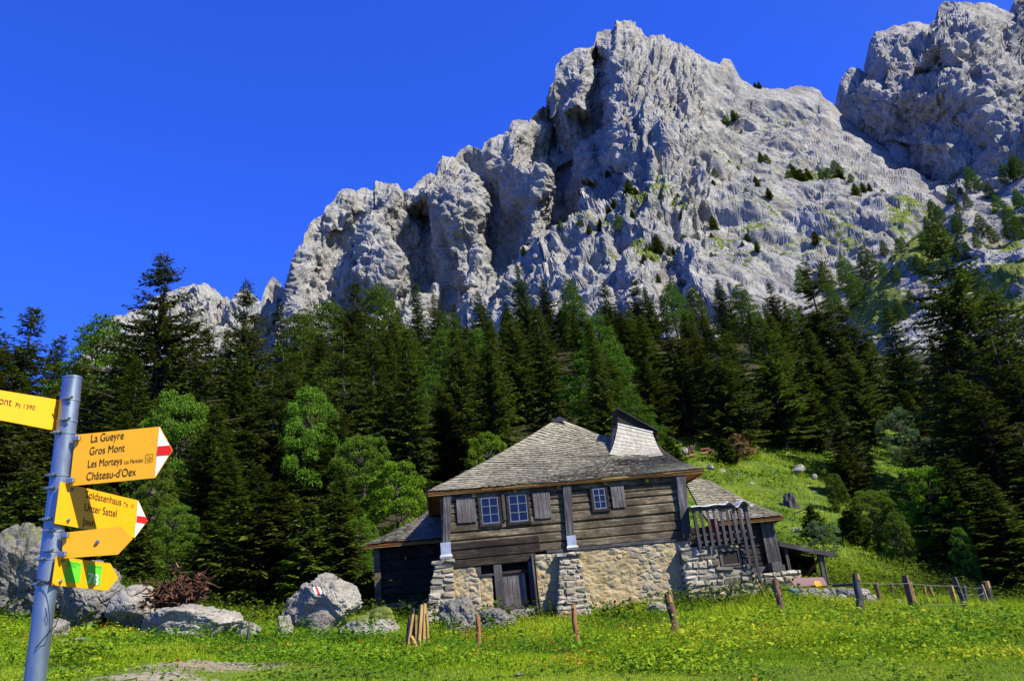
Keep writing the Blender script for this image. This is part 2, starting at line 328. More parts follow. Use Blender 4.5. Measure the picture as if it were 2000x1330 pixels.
_cp += [(-1, 40, 6), (-1, 47, 8.6), (0, 60, 13.5), (-13, 45, 7.5), (-27, 55, 9), (-45, 60, 12), (-28, 30, 5), (30, 40, .5), (45, 60, 4), (50, 90, 16),
        (18, 100, 30), (18, 160, 57), (18, 230, 74), (18, 300, 80), (-60, 100, 20), (-100, 200, 45), (-60, 250, 60), (90, 120, 28), (110, 200, 55), (140, 260, 68), (0, 450, 85), (200, 450, 85), (-250, 400, 60), (-300, 100, 25), (300, 100, 30), (0, -100, -14), (250, -150, -25), (-250, -150, -10), (0, -30, -4), (600, 500, 90), (-600, 500, 50), (0, 900, 60), (40, 10, -2), (-40, 10, 5)]
_cp = np.array(_cp); _S = 40.
def _k(d): return d * d * np.log(d + 1e-9)
def _tps(cp):
    n = len(cp); A = np.zeros((n + 3, n + 3)); q = cp[:, :2] / _S
    A[:n, :n] = _k(np.linalg.norm(q[:, None] - q[None], axis=2)) + np.eye(n) * 2e-4
    A[:n, n] = 1; A[:n, n + 1:] = q; A[n, :n] = 1; A[n + 1:, :n] = q.T
    return np.linalg.solve(A, np.concatenate([cp[:, 2], [0, 0, 0]]))
_w = _tps(_cp)
def gz(x, y, detail=True):
    x = np.atleast_1d(np.asarray(x, float)); y = np.atleast_1d(np.asarray(y, float)); sh = np.broadcast(x, y).shape
    x = np.broadcast_to(x, sh).ravel(); y = np.broadcast_to(y, sh).ravel(); q = np.stack([x, y], 1) / _S; c = _cp[:, :2] / _S; n = len(c); o = np.zeros(len(q))
    for i in range(0, len(q), 20000):
        s = slice(i, i + 20000); o[s] = _k(np.linalg.norm(q[s, None] - c[None], axis=2)) @ _w[:n] + _w[n] + q[s] @ _w[n + 1:]
    if detail:
        pp = np.stack([x, y, x * 0], 1); d = np.hypot(x, y)
        o = o + .10 * fbm(pp / 1.7, 3, 3) * np.clip((d - 4) / 5, 0, 1) + np.clip((y - 60) / 100, 0, 1) * 2.5 * fbm(pp / 14, 3, 9)
    return o.reshape(sh)
def g1(x, y): return float(gz(x, y)[0])
def near(px, py, Y0_=None):        # ground point under a sight line
    Ys = np.arange(5, 140, .1); Q = PV(np.full(len(Ys), px), np.full(len(Ys), py), Ys); d = Q[:, 2] - gz(Q[:, 0], Q[:, 1], False)
    i = np.argmax((d[:-1] > 0) & (d[1:] <= 0)) if ((d[:-1] > 0) & (d[1:] <= 0)).any() else np.argmin(np.abs(d))
    return Q[i]
def axis(spec):
    o = []
    for a, b, s in spec: o += list(np.arange(a, b, s))
    return np.array(o)
gx = axis([(-1200, -300, 60), (-300, -80, 12), (-80, -26, 2.5), (-26, 26, .22), (26, 80, 1.6), (80, 300, 8), (300, 1300, 60)])
gy = axis([(-700, -50, 50), (-50, 3, 3), (3, 42, .22), (42, 100, .8), (100, 300, 5), (300, 560, 20)])
GX, GY = np.meshgrid(gx, gy); GZ = gz(GX, GY)
# a trodden stony patch in the foreground
patch = np.exp(-(((GX - near(400, 1300)[0]) / 1.3) ** 2 + ((GY - near(400, 1300)[1]) / 1.2) ** 2)) + .5 * np.exp(-(((GX - near(300, 1325)[0]) / 1.2) ** 2 + ((GY - near(300, 1325)[1]) / .5) ** 2))
Q = np.stack([GX, GY, GZ], -1).reshape(-1, 3)
def in_clearing(px, py): return (1200 < px) & (px < 1860) & (py > np.interp(px, [1200, 1330, 1450, 1620, 1640, 1700, 1710, 1830], [820, 862, 885, 915, 960, 960, 868, 850]))
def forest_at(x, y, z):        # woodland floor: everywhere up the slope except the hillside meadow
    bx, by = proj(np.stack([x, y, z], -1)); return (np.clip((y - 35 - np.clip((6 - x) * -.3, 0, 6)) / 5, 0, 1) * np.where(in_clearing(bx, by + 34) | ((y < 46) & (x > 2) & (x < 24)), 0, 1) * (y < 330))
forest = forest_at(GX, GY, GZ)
k = NT('meadow_soil'); co = k.co(); n = k.noise(co, .5, 6, .6); n2 = k.noise(co, 6, 6, .7)
c = k.ramp(n, [(.35, (.035, .07, .010)), (.55, (.09, .14, .016)), (.7, (.14, .17, .02))]); c = k.mix(k.ramp(n2, [(.5, (0, 0, 0)), (.7, (.6, .6, .6))]), c, (.05, .04, .02))
pm = k.ramp(k.math('ADD', k.attr('bare'), k.math('MULTIPLY', k.math('SUBTRACT', n2, .5), .9)), [(.42, (0, 0, 0)), (.55, (1, 1, 1))])
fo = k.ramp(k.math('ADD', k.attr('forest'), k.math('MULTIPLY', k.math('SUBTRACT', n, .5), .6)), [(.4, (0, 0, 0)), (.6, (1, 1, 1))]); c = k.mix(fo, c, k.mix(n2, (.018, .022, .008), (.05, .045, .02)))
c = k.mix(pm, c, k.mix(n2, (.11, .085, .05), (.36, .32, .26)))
MT['soil'] = k.done(c, .95, n2, .9, .05, .1)
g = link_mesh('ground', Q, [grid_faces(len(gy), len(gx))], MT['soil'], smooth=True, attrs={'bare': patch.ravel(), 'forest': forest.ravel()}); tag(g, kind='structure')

# ------------------------------------------------------------------ mountains
RIDGE = [(430, 665), (470, 640), (507, 600), (513, 569), (522, 548), (533, 538), (545, 549), (551, 562), (556, 548), (571, 530), (579, 494), (589, 484), (595, 454), (613, 430), (632, 422), (635, 405), (654, 389), (662, 376), (684, 369), (695, 378), (710, 366), (730, 371), (733, 349), (757, 351), (777, 357), (788, 376), (805, 366), (818, 349), (838, 337), (850, 335), (854, 315), (862, 300), (891, 298), (899, 285), (916, 278), (923, 285), (940, 289), (945, 276), (957, 269), (974, 259), (991, 251), (1001, 235), (1024, 233), (1036, 237), (1045, 225), (1062, 212), (1069, 214), (1071, 171), (1083, 160), (1085, 131), (1097, 117), (1122, 97), (1149, 89), (1160, 92), (1165, 65), (1180, 57), (1196, 59), (1205, 45), (1219, 43), (1234, 47), (1246, 54), (1266, 72), (1298, 69), (1325, 81), (1361, 99), (1392, 118), (1408, 122), (1413, 110), (1426, 110), (1440, 138), (1451, 151), (1478, 162), (1505, 167), (1541, 167), (1559, 161), (1586, 167), (1602, 174), (1607, 187), (1631, 207), (1660, 235), (1700, 262), (1760, 300), (1850, 370), (1950, 440), (2100, 520)]
def base_Y(px, py): return 520 + .40 * (620 - py)
CP = [(p_[0], p_[1], 90 if p_[0] < 575 else 10 if p_[0] < 1070 else -20) for p_ in RIDGE]
CP += [(430, 860, 130), (500, 860, 120), (500, 650, 110), (530, 600, 70), (552, 610, 110), (566, 620, 45), (585, 640, 40), (650, 860, 70), (800, 860, 60), (900, 860, 40), (1000, 860, 20),
       (595, 500, 0), (592, 540, 15), (583, 600, 25), (625, 470, 25), (620, 530, 35), (630, 600, 45), (660, 430, 0), (655, 500, 20), (650, 570, 30), (684, 400, -8), (700, 430, 10), (686, 470, 40), (723, 457, -15), (703, 538, 5), (765, 520, 0), (805, 570, 30), (690, 600, 40), (740, 560, 10), (715, 400, 0), (757, 400, -12), (790, 430, 25), (800, 500, 50), (815, 560, 70),
       (818, 385, -5), (828, 410, 50), (832, 470, 55), (840, 540, 65), (872, 340, -20), (876, 420, -30), (885, 500, 5), (868, 560, 60), (912, 360, -28), (920, 420, -25), (918, 455, -10),
       (933, 325, 30), (940, 380, 55), (945, 440, 75), (960, 500, 70), (930, 480, 0), (905, 545, 15), (945, 520, 10), (968, 545, 25), (1007, 268, -30), (1000, 320, -45), (1030, 345, -60), (1060, 345, -65), (1048, 400, -45), (1042, 460, -20), (1020, 520, 10), (985, 430, 50), (975, 360, 10), (1000, 600, 0),
       (1066, 235, 60), (1080, 290, 70), (1095, 350, 80), (1108, 420, 75), (1115, 455, 70), (1085, 470, 60),
       (1149, 105, -35), (1140, 160, -50), (1135, 215, -60), (1105, 225, -35), (1078, 200, 0), (1120, 300, 0), (1130, 380, 0), (1138, 425, 15), (1098, 300, 35),
       (1160, 110, 30), (1166, 170, -5), (1168, 240, 0), (1172, 310, -45), (1182, 370, -45), (1160, 400, 40), (1202, 60, -45), (1202, 110, -75), (1205, 200, -105), (1214, 300, -120), (1230, 345, -110), (1212, 365, -60),
       (1260, 150, -95), (1285, 250, -140), (1310, 285, -155), (1270, 320, -135), (1350, 190, -105), (1345, 270, -150), (1400, 170, -30), (1420, 250, -70), (1380, 330, -130),
       (1500, 250, -60), (1600, 290, -100), (1700, 350, -130), (1650, 250, -30), (1700, 290, -50), (1550, 350, -120), (1816, 385, -130), (1763, 436, -190),
       (1022, 640, -60), (1040, 548, -60), (1078, 487, -60), (1120, 458, -85), (1165, 424, -110), (1218, 380, -135), (1264, 345, -155), (1305, 318, -150),
       (1060, 570, -100), (1150, 500, -125), (1150, 570, -155), (1250, 420, -155), (1250, 490, -165), (1330, 450, -175), (1330, 520, -190), (1400, 380, -135), (1450, 410, -155), (1480, 480, -190), (1400, 560, -205), (1550, 420, -140), (1560, 500, -190), (1620, 560, -220), (1700, 480, -215), (1750, 560, -240), (1850, 600, -250), (1950, 560, -230), (2100, 650, -260), (1022, 860, -80), (1150, 860, -150), (1400, 860, -180), (1700, 860, -200), (2100, 860, -200)]
def tri_field(cp, px, py):
    pts = sorted({(float(a), float(b)): float(c) for a, b, c in cp}.items()); xy = [Vector(k_) for k_, _ in pts]; val = np.array([v_ for _, v_ in pts])
    vs, es, fs, ov, oe, of = geometry.delaunay_2d_cdt(xy, [], [], 0, 1e-4)
    vv = np.array([[v_.x, v_.y] for v_ in vs]); va = np.array([val[o_[0]] for o_ in ov]); out = np.full(px.shape, np.nan)
    for f in fs:
        a, b, c = vv[list(f)]; x0, y0 = np.minimum(np.minimum(a, b), c); x1, y1 = np.maximum(np.maximum(a, b), c)
        mk = (px >= x0 - 1) & (px <= x1 + 1) & (py >= y0 - 1) & (py <= y1 + 1); X, Y = px[mk], py[mk]
        d = (b[1] - c[1]) * (a[0] - c[0]) + (c[0] - b[0]) * (a[1] - c[1])
        if abs(d) < 1e-9: continue
        l1 = ((b[1] - c[1]) * (X - c[0]) + (c[0] - b[0]) * (Y - c[1])) / d; l2 = ((c[1] - a[1]) * (X - c[0]) + (a[0] - c[0]) * (Y - c[1])) / d; l3 = 1 - l1 - l2
        ok = (l1 > -.002) & (l2 > -.002) & (l3 > -.002); o = out[mk]; o[ok] = (l1 * va[f[0]] + l2 * va[f[1]] + l3 * va[f[2]])[ok]; out[mk] = o
    for r in range(out.shape[0]):      # beyond the outline hold the nearest value of the row
        row = out[r]; g_ = ~np.isnan(row)
        if g_.any(): out[r] = np.interp(np.arange(len(row)), np.nonzero(g_)[0], row[g_])
    return np.nan_to_num(out, nan=float(np.nanmean(out)))
def blur(a, n):
    for _ in range(n):
        b = np.pad(a, 1, mode='edge'); a = (b[1:-1, 1:-1] * 2 + b[:-2, 1:-1] + b[2:, 1:-1] + b[1:-1, :-2] + b[1:-1, 2:]) / 6
    return a
def mountain(name, ridge, cp, x0, x1, dx, nv, foot, mat, absY=False, amp=1., ysc=lambda y: y, grass_fn=None, seed=0, strata=None):
    xs = np.arange(x0, x1, dx); rx, ry = zip(*ridge); rpy = np.interp(xs, rx, ry)
    rpy = rpy + 1.6 * fbm(np.stack([xs / 5, xs * 0, xs * 0], 1), 3, seed + 40)
    t = np.linspace(0, 1, nv)[:, None] ** 1.05; px = np.broadcast_to(xs, (nv, len(xs))).copy(); py = rpy + (foot - rpy) * t
    Y = tri_field(cp, px, py)
    if not absY: Y = Y + base_Y(px, py)
    else: Y = ysc(Y)
    Y = blur(Y, 4); B = PV(px, py, Y)
    du = np.gradient(B, axis=1); dv = np.gradient(B, axis=0); N = unit(np.cross(du, dv)); N = np.where(N[..., 1:2] > 0, -N, N)
    for c_ in range(3): N[..., c_] = blur(N[..., c_], 40)
    N = unit(N); q = B.reshape(-1, 3); S = 1.
    d = 0
    wv = q + 2 * np.stack([fbm(q / 16, 2, seed + 51), fbm(q / 16, 2, seed + 52), fbm(q / 16, 2, seed + 53)], 1)
    wr = np.clip((px.ravel() - 1230) / 150, 0, 1)[:, None] * (0 if absY else 1)      # on the right the beds dip down to the right and the blocks are drawn out along them
    wb = np.stack([wv @ np.array([.55, -.1, -.83]) / 2.6, wv @ np.array([.1, 1, 0]), wv @ np.array([.83, 0, .55])], 1); wv = wv * (1 - wr) + wb * wr
    LV = ((62, 120, 12), (34, 60, 8.), (17, 28, 5.4), (8.5, 12, 3.0), (4.2, 5.5, 1.35), (2.1, 2.5, .32))
    for kk, (sx, sz, am) in enumerate(LV[:3]): d += am * lin3((wv * [1, 1, sx / sz]) @ ROT[kk] / sx, seed + int(sx))
    wl = (1 - wr[:, 0]) if not absY else 1.
    rib = lambda L_, s_: 1 - 2 * np.abs(lin3(np.stack([q[:, 0] / L_ + .25 * fbm(q / 60, 2, s_ + 1), q[:, 1] / (L_ * 3.), q[:, 2] / (L_ * 5.)], 1), s_))
    d += wl * (6.5 * rib(30, seed + 71) + 4.2 * rib(12, seed + 73) + 1.6 * rib(5, seed + 74))      # upright ribs and gullies
    if strata is not None:
        n_, per, am = strata; s_ = q @ np.array(n_) + 4 * fbm(q / 25, 2, seed + 9); wgt = np.clip((px.ravel() - 1250) / 200, .12, 1)
        fr = s_ / per - np.floor(s_ / per); tw = lambda f: np.where(f < .75, f / .75, (1 - f) / .25); d += am * wgt * tw(fr) * .8; fr = s_ / (per * .31) - np.floor(s_ / (per * .31)); d += am * .16 * wgt * tw(fr)
    d = (d - 4).reshape(nv, -1) * amp; fade = np.clip(t * 14, .35, 1)
    B2 = B + N * (d * fade)[..., None]
    # the finer breaks follow the already broken face, so ledges and risers carry detail too
    def nrm(A, nb):
        M_ = unit(np.cross(np.gradient(A, axis=1), np.gradient(A, axis=0))); M_ = np.where(M_[..., 1:2] > 0, -M_, M_)
        for c_ in range(3): M_[..., c_] = blur(M_[..., c_], nb)
        return unit(M_)
    def bedded(q2):
        wb = np.stack([q2 @ np.array([.55, -.1, -.83]) / 2.6, q2 @ np.array([.1, 1, 0]), q2 @ np.array([.83, 0, .55])], 1); return q2 * (1 - wr) + wb * wr
    for lv in ((3,), (4, 5)):
        N2 = nrm(B2, 6); q2 = B2.reshape(-1, 3); q3 = bedded(q2); d2 = 0
        for kk in lv: sx, sz, am = LV[kk]; d2 = d2 + am * lin3((q3 * [1, 1, sx / sz]) @ ROT[kk] / sx, seed + int(sx))
        else_ = 4 in lv
        if else_: d2 = d2 * 1.6
        if 3 in lv: v_, e_ = facets(q3 * [1 / 20, 1 / 20, 1 / 34], seed + 5); d2 = d2 + 1.6 * (np.clip(e_ / .06, 0, 1) - 1)
        else: v_, e_ = facets(q3 * [1 / 7, 1 / 7, 1 / 11], seed + 6); d2 = d2 + .7 * (np.clip(e_ / .07, 0, 1) - 1)
        B2 = B2 + N2 * (d2.reshape(nv, -1) * amp * fade)[..., None]
    sm = np.stack([blur(B2[..., c_], 1) for c_ in range(3)], -1); wS = (wr.reshape(nv, -1) if not absY else np.zeros((nv, len(xs))))[..., None] * .5; B2 = B2 * (1 - wS) + sm * wS
    # the far side of the crest: falls away behind
    back = []
    for k_, (by, bz) in enumerate([(6, -2), (25, -14), (70, -60), (160, -180)]): back.append(B2[0] + np.array([0, by, bz]) + (rng.normal(0, 1.5, B2[0].shape) if k_ else 0))
    A = np.concatenate([np.array(back)[::-1], B2], 0); nr = A.shape[0]
    du = np.gradient(A, axis=1); dv = np.gradient(A, axis=0); NN = unit(np.cross(du, dv)); NN = np.where(NN[..., 1:2] > 0, -NN, NN); up = NN[..., 2]
    PX = np.concatenate([np.repeat(px[:1], 4, 0), px]); PY = np.concatenate([np.repeat(py[:1], 4, 0), py])
    gr = grass_fn(PX, PY, up, A) if grass_fn else np.zeros(up.shape)
    o = link_mesh(name, A.reshape(-1, 3), [grid_faces(nr, A.shape[1])], mat, smooth=False, attrs={'grass': gr.ravel()})
    tag(o, kind='structure'); o['label'] = name.replace('_', ' ')
    return B2, px, py
def zone(PX, PY, lst):
    o = np.zeros(PX.shape)
    for cx, cy, rx, ry, s_ in lst: o = np.maximum(o, s_ * np.exp(-(((PX - cx) / rx) ** 2 + ((PY - cy) / ry) ** 2)))
    return o
GZ1 = [(1270, 385, 70, 22, .8), (1260, 480, 60, 16, .9), (1180, 440, 60, 20, .55), (1290, 350, 30, 20, .6), (1400, 200, 60, 50, .36), (1420, 320, 90, 40, .44), (1480, 420, 90, 45, .47), (1600, 340, 140, 60, .46), (1550, 460, 80, 40, .42), (1400, 460, 60, 30, .55), (1640, 440, 80, 40, .46), (1530, 230, 90, 50, .42), (1330, 400, 60, 40, .5), (1180, 500, 60, 20, .45), (1460, 520, 60, 40, .45), (1780, 430, 60, 40, .7), (680, 410, 45, 25, .35), (860, 360, 30, 30, .35), (1560, 250, 90, 60, .3), (1000, 570, 60, 20, .6), (1240, 400, 60, 30, .5), (1770, 560, 120, 80, .8), (1680, 540, 60, 40, .55)]
mainB = mountain('mountain', RIDGE, CP, 430, 2100, 1.7, 430, 860, MT['rock'], grass_fn=lambda X, Y, U, A: zone(X, Y, GZ1) * np.clip(.62 + U * 1.1, 0, 1.3), seed=2, strata=((.83, .0, .55), 15., 2.0))
RR = [(1560, 330), (1600, 250), (1630, 215), (1639, 205), (1640, 158), (1652, 137), (1677, 135), (1694, 145), (1695, 116), (1699, 86), (1714, 71), (1744, 58), (1789, 42), (1816, 51), (1831, 32), (1834, 11), (1846, 2), (1868, 4), (1876, 0), (1898, 6), (1944, 13), (1970, 28), (1985, 32), (1987, -10), (2000, -30), (2100, -60)]
RC = [(a, b, 900) for a, b in RR] + [(1560, 420, 900), (1600, 500, 860), (1650, 200, 860), (1660, 260, 830), (1680, 180, 850), (1720, 120, 800), (1705, 250, 790), (1740, 280, 790), (1745, 180, 745), (1790, 100, 760), (1800, 250, 740), (1822, 120, 760), (1840, 90, 690), (1838, 180, 670), (1850, 300, 640), (1835, 380, 660), (1800, 385, 720), (1820, 440, 640), (1900, 60, 740), (1950, 90, 760), (1985, 60, 800), (1895, 150, 680), (1930, 200, 650), (1915, 150, 655), (1890, 240, 670), (1925, 200, 640), (1945, 270, 610), (1960, 330, 580), (1900, 330, 640), (1870, 400, 600), (1960, 400, 540), (2000, 200, 640), (2100, 300, 560), (2100, 500, 470), (1900, 520, 500), (1600, 600, 760), (1560, 600, 800), (2100, 600, 440), (1800, 600, 600)]
GZ2 = [(1980, 200, 40, 120, .45), (1900, 20, 40, 40, .4), (1960, 330, 50, 40, .3), (1800, 60, 40, 20, .3)]
mountain('mountain_right', RR, RC, 1560, 2100, 1.7, 250, 600, MT['rock'], True, 1., lambda y: 640 + (y - 800) * .8, grass_fn=lambda X, Y, U, A: zone(X, Y, GZ2) * np.clip(.5 + U, 0, 1.2), seed=31)
FR = [(150, 700), (190, 650), (222, 619), (250, 610), (300, 590), (340, 567), (352, 560), (371, 553), (396, 555), (420, 567), (437, 582), (442, 578), (452, 589), (462, 575), (472, 565), (484, 567), (500, 585), (540, 620), (620, 700)]
FC = [(a, b, 1250) for a, b in FR] + [(150, 900, 1100), (620, 900, 1050), (380, 600, 1180), (430, 600, 1220), (400, 660, 1100), (480, 600, 1170), (300, 660, 1100), (450, 700, 1050), (380, 900, 1000), (520, 680, 1080)]
mountain('mountain_far', FR, FC, 150, 620, 2.2, 150, 900, MT['rock_far'], True, 1.4, grass_fn=lambda X, Y, U, A: zone(X, Y, [(400, 570, 60, 20, .3), (450, 590, 40, 12, .4)]), seed=61)
HR = [(1640, 640), (1700, 560), (1740, 520), (1780, 478), (1830, 430), (1850, 400), (1870, 385), (1890, 372), (1920, 368), (1950, 360), (1975, 352), (2000, 345), (2100, 330), (2180, 320)]
HC = [(a, b, 330 - (a - 1640) * .12) for a, b in HR] + [(1640, 900, 190), (1750, 600, 270), (1800, 520, 285), (1850, 450, 295), (1900, 450, 265), (1950, 420, 275), (1930, 520, 240), (1850, 600, 235), (2000, 470, 240), (2000, 560, 215), (1900, 900, 150), (2180, 900, 140), (2180, 500, 220), (1760, 700, 210)]
GZ3 = [(1890, 550, 60, 22, .8), (1980, 540, 60, 30, .75), (1975, 470, 50, 22, .85), (1800, 500, 70, 50, .8), (1850, 480, 60, 30, .6), (1970, 400, 60, 30, .45), (1720, 600, 60, 60, .9), (1990, 430, 30, 30, .7), (1940, 600, 100, 40, .9)]
hillB = mountain('hill', HR, HC, 1640, 2180, 1.9, 230, 900, MT['rock'], True, .42, grass_fn=lambda X, Y, U, A: zone(X, Y, GZ3) + .12, seed=77)
# ------------------------------------------------------------------ trees (each kind is modelled once, in several shapes; the copies share its mesh)
def kites(c, out, side, L, W, fold=.25):
    """leaf or needle-spray faces: centre-line from c along out, width along side"""
    L = L[:, None]; W = W[:, None]; n = unit(np.cross(out, side))
    a = c; b = c + out * L * .45 + side * W - n * W * fold; d = c + out * L * .45 - side * W - n * W * fold; e = c + out * L
    V = np.stack([a, b, e, d], 1).reshape(-1, 3); i = np.arange(len(c))[:, None] * 4
    return V, np.concatenate([i + [0, 1, 2], i + [0, 2, 3]], 1).reshape(-1, 3)
def rdir(r, n): return unit(r.normal(0, 1, (n, 3)))
def limbs(mb, trunk_pts, trunk_r, branches):
    mb.tube(trunk_pts, trunk_r, 8, wob=.06)
    for pts, r0 in branches: mb.tube(pts, list(np.linspace(r0, r0 * .25, len(pts))), 4, cap=False)
def make_spruce(seed, H=20., Rm=3.6, dens=1., gap=.0, droop=.42, bare=.06):
    r = np.random.default_rng(seed); cs, os_, ss, Ls, Ws, vs, br = [], [], [], [], [], [], []
    z = H * bare; lean = r.normal(0, .012, 2) * H
    while z < H * .985:
        t = z / H; Rz = Rm * min(1, (1 - t) * 1.35 + .03) ** .85 * (1 if t > .18 else .72 + 1.5 * t); nb = int(r.integers(5, 8))
        if r.random() < gap: z += .8; continue
        ph = r.random() * 6.28
        for k in range(nb):
            az = ph + 6.283 * k / nb + r.normal(0, .25); L = Rz * r.uniform(.62, 1.12) * (1 + .18 * math.sin(az * 2 + seed))
            if L < .15: L = .15
            h0 = .30 * (t - .35); ns = max(3, int(L / .17 * dens)); s = (np.arange(ns) + r.random(ns)) / ns; s = .08 + .92 * s
            dz = L * (h0 * s - droop * (1 - t) * s ** 1.4 + .30 * s ** 3 * (1 - t * .5)); d = np.array([math.cos(az), math.sin(az)]); zz = z + r.uniform(-.2, .2)
            P_ = np.stack([d[0] * L * s + lean[0] * t ** 2, d[1] * L * s + lean[1] * t ** 2, zz + dz], 1)
            if L > .9: br.append(([P_[0] * [0, 0, 1] + [lean[0] * t * t, lean[1] * t * t, 0], P_[len(P_) // 2], P_[-1]], .015 + L * .012))
            for sgn in (-1, 1, 0):
                m_ = len(s); fw = np.stack([np.full(m_, d[0]), np.full(m_, d[1]), np.gradient(P_[:, 2]) / (L / ns + 1e-6) * .6], 1); sd = np.array([-d[1], d[0], 0.]) * (sgn or 1)
                wsp = (1 - .55 * s) * (.75 if sgn else .55)
                o = unit(fw * (.75 if sgn else 1.2) + sd * (1.0 if sgn else 0) + r.normal(0, .22, (m_, 3)) - np.array([0, 0, 1]) * ((.30 + .35 * (1 - t)) if sgn else .75 * r.random((m_, 1))))
                cs.append(P_ + r.normal(0, .04, (m_, 3))); os_.append(o); ss.append(unit(np.cross(o, [0, 0, 1.]) + r.normal(0, .35, (m_, 3)))); ln = (.22 + .34 * L / Rm * (1 - .4 * s)) * r.uniform(.7, 1.3, m_) * 1.15
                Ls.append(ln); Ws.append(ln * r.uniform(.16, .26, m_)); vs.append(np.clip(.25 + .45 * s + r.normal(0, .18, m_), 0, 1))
        z += (.26 + .16 * (1 - t)) / dens * r.uniform(.8, 1.2)
    V, Fc = kites(np.concatenate(cs), np.concatenate(os_), np.concatenate(ss), np.concatenate(Ls), np.concatenate(Ws)); mb = MB()
    zs = np.linspace(-.6, H, 9); limbs(mb, [(lean[0] * max(0, q / H) ** 2, lean[1] * max(0, q / H) ** 2, q) for q in zs], [H * .0125 * (1 - .93 * max(0, q / H)) for q in zs], br)
    return V, Fc, np.repeat(np.concatenate(vs), 4), mb
def clump_tree(seed, H, Rx, Rz0, nclump, crad, nleaf, lL, lW, base=.25, up=.3, cone=0., kind='leaf'):
    r = np.random.default_rng(seed); cs = []
    tries = 0
    while len(cs) < nclump and tries < 6000:
        tries += 1; t = r.random() ** .8; a = r.random() * 6.283; zt = base + (1 - base) * t
        prof = math.sqrt(max(0, 1 - ((t - .38) / .66) ** 2)) if not cone else (1 - t) ** .75 * (1 if t > .15 else .6 + 2.6 * t) + .06
        rr = Rx * prof * r.uniform(.45, 1.0) ** .6 * (1 + .2 * math.sin(a * 3 + seed)); p_ = np.array([rr * math.cos(a), rr * math.sin(a), zt * H]); cr = crad * r.uniform(.6, 1.35) * (1 - .35 * t)
        if any(np.linalg.norm(p_ - q) < (cr + c_) * .52 for q, c_ in cs): continue
        cs.append((p_, cr))
    C_, O_, S_, L_s, W_s, v_s = [], [], [], [], [], []
    for p_, cr in cs:
        n = int(nleaf * (cr / crad) ** 2); d = rdir(r, n); d[:, 2] = np.where(d[:, 2] < -.35, -d[:, 2], d[:, 2]); rad = cr * r.uniform(.45, 1.05, n) ** .5 * (1 + .25 * np.sin(d[:, 0] * 5 + p_[0]) * np.sin(d[:, 1] * 5 + p_[1]))
        C_.append(p_ + d * rad[:, None] * [1, 1, .72]); o = unit(d + r.normal(0, .65, (n, 3)) + ([0, 0, up] if kind != 'leaf' else [0, 0, -.25])); O_.append(o)
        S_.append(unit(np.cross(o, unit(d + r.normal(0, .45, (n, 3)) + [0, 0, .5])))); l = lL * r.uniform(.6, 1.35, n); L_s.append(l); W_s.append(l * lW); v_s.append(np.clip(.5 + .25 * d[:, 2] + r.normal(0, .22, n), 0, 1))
    V, Fc = kites(np.concatenate(C_), np.concatenate(O_), np.concatenate(S_), np.concatenate(L_s), np.concatenate(W_s)); mb = MB(); br = []
    tp = H * (.88 if cone else .7); lean = r.normal(0, .02, 2) * H
    for p_, cr in cs[::2]:
        z0 = max(.1 * H, min(tp, p_[2] - .45 * np.hypot(p_[0], p_[1]))); q0 = np.array([lean[0] * z0 / H, lean[1] * z0 / H, z0]); mid = (q0 + p_) / 2 + r.normal(0, .12, 3) - [0, 0, .1]; br.append(([q0, mid, p_], .02 + .012 * H * .35))
    zs = np.linspace(-.5, tp, 7); limbs(mb, [(lean[0] * q / H, lean[1] * q / H, q) for q in zs], [H * .016 * (1 - .75 * max(0, q / tp)) for q in zs], br)
    return V, Fc, np.repeat(np.concatenate(v_s), 4), mb
PROTO = {}
def proto(kind, data, matn, H):
    V, Fc, v, mb = data
    root = thing('spruce_tree' if kind in 'SNBYM' else 'stone_pine' if kind[0] == 'P' else 'broadleaf_tree', 'x', 'tree'); cr = link_mesh('crown', V, [Fc], MT[matn], root, attrs={'v': v}); tr = mb.build('trunk', MT['bark'], root, True)
    PROTO.setdefault(kind, []).append([root, cr, tr, H, False])
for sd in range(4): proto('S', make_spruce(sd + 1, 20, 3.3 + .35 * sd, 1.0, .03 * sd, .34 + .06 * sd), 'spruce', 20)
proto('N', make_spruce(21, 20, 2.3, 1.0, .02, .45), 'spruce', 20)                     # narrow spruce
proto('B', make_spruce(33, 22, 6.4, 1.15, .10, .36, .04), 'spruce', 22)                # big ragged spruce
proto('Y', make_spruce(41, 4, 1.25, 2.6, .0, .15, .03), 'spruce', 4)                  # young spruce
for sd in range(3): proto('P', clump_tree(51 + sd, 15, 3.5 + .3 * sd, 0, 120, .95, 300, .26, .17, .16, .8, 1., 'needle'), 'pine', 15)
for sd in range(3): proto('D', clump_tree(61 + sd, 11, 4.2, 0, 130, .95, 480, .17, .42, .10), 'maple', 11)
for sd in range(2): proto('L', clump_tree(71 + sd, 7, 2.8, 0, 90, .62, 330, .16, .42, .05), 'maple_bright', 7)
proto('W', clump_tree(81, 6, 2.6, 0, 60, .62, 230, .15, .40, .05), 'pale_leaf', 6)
proto('M', make_spruce(91, 7, 1.7, 1.3, .0, .2, .0), 'spruce', 7)                      # small mountain spruce

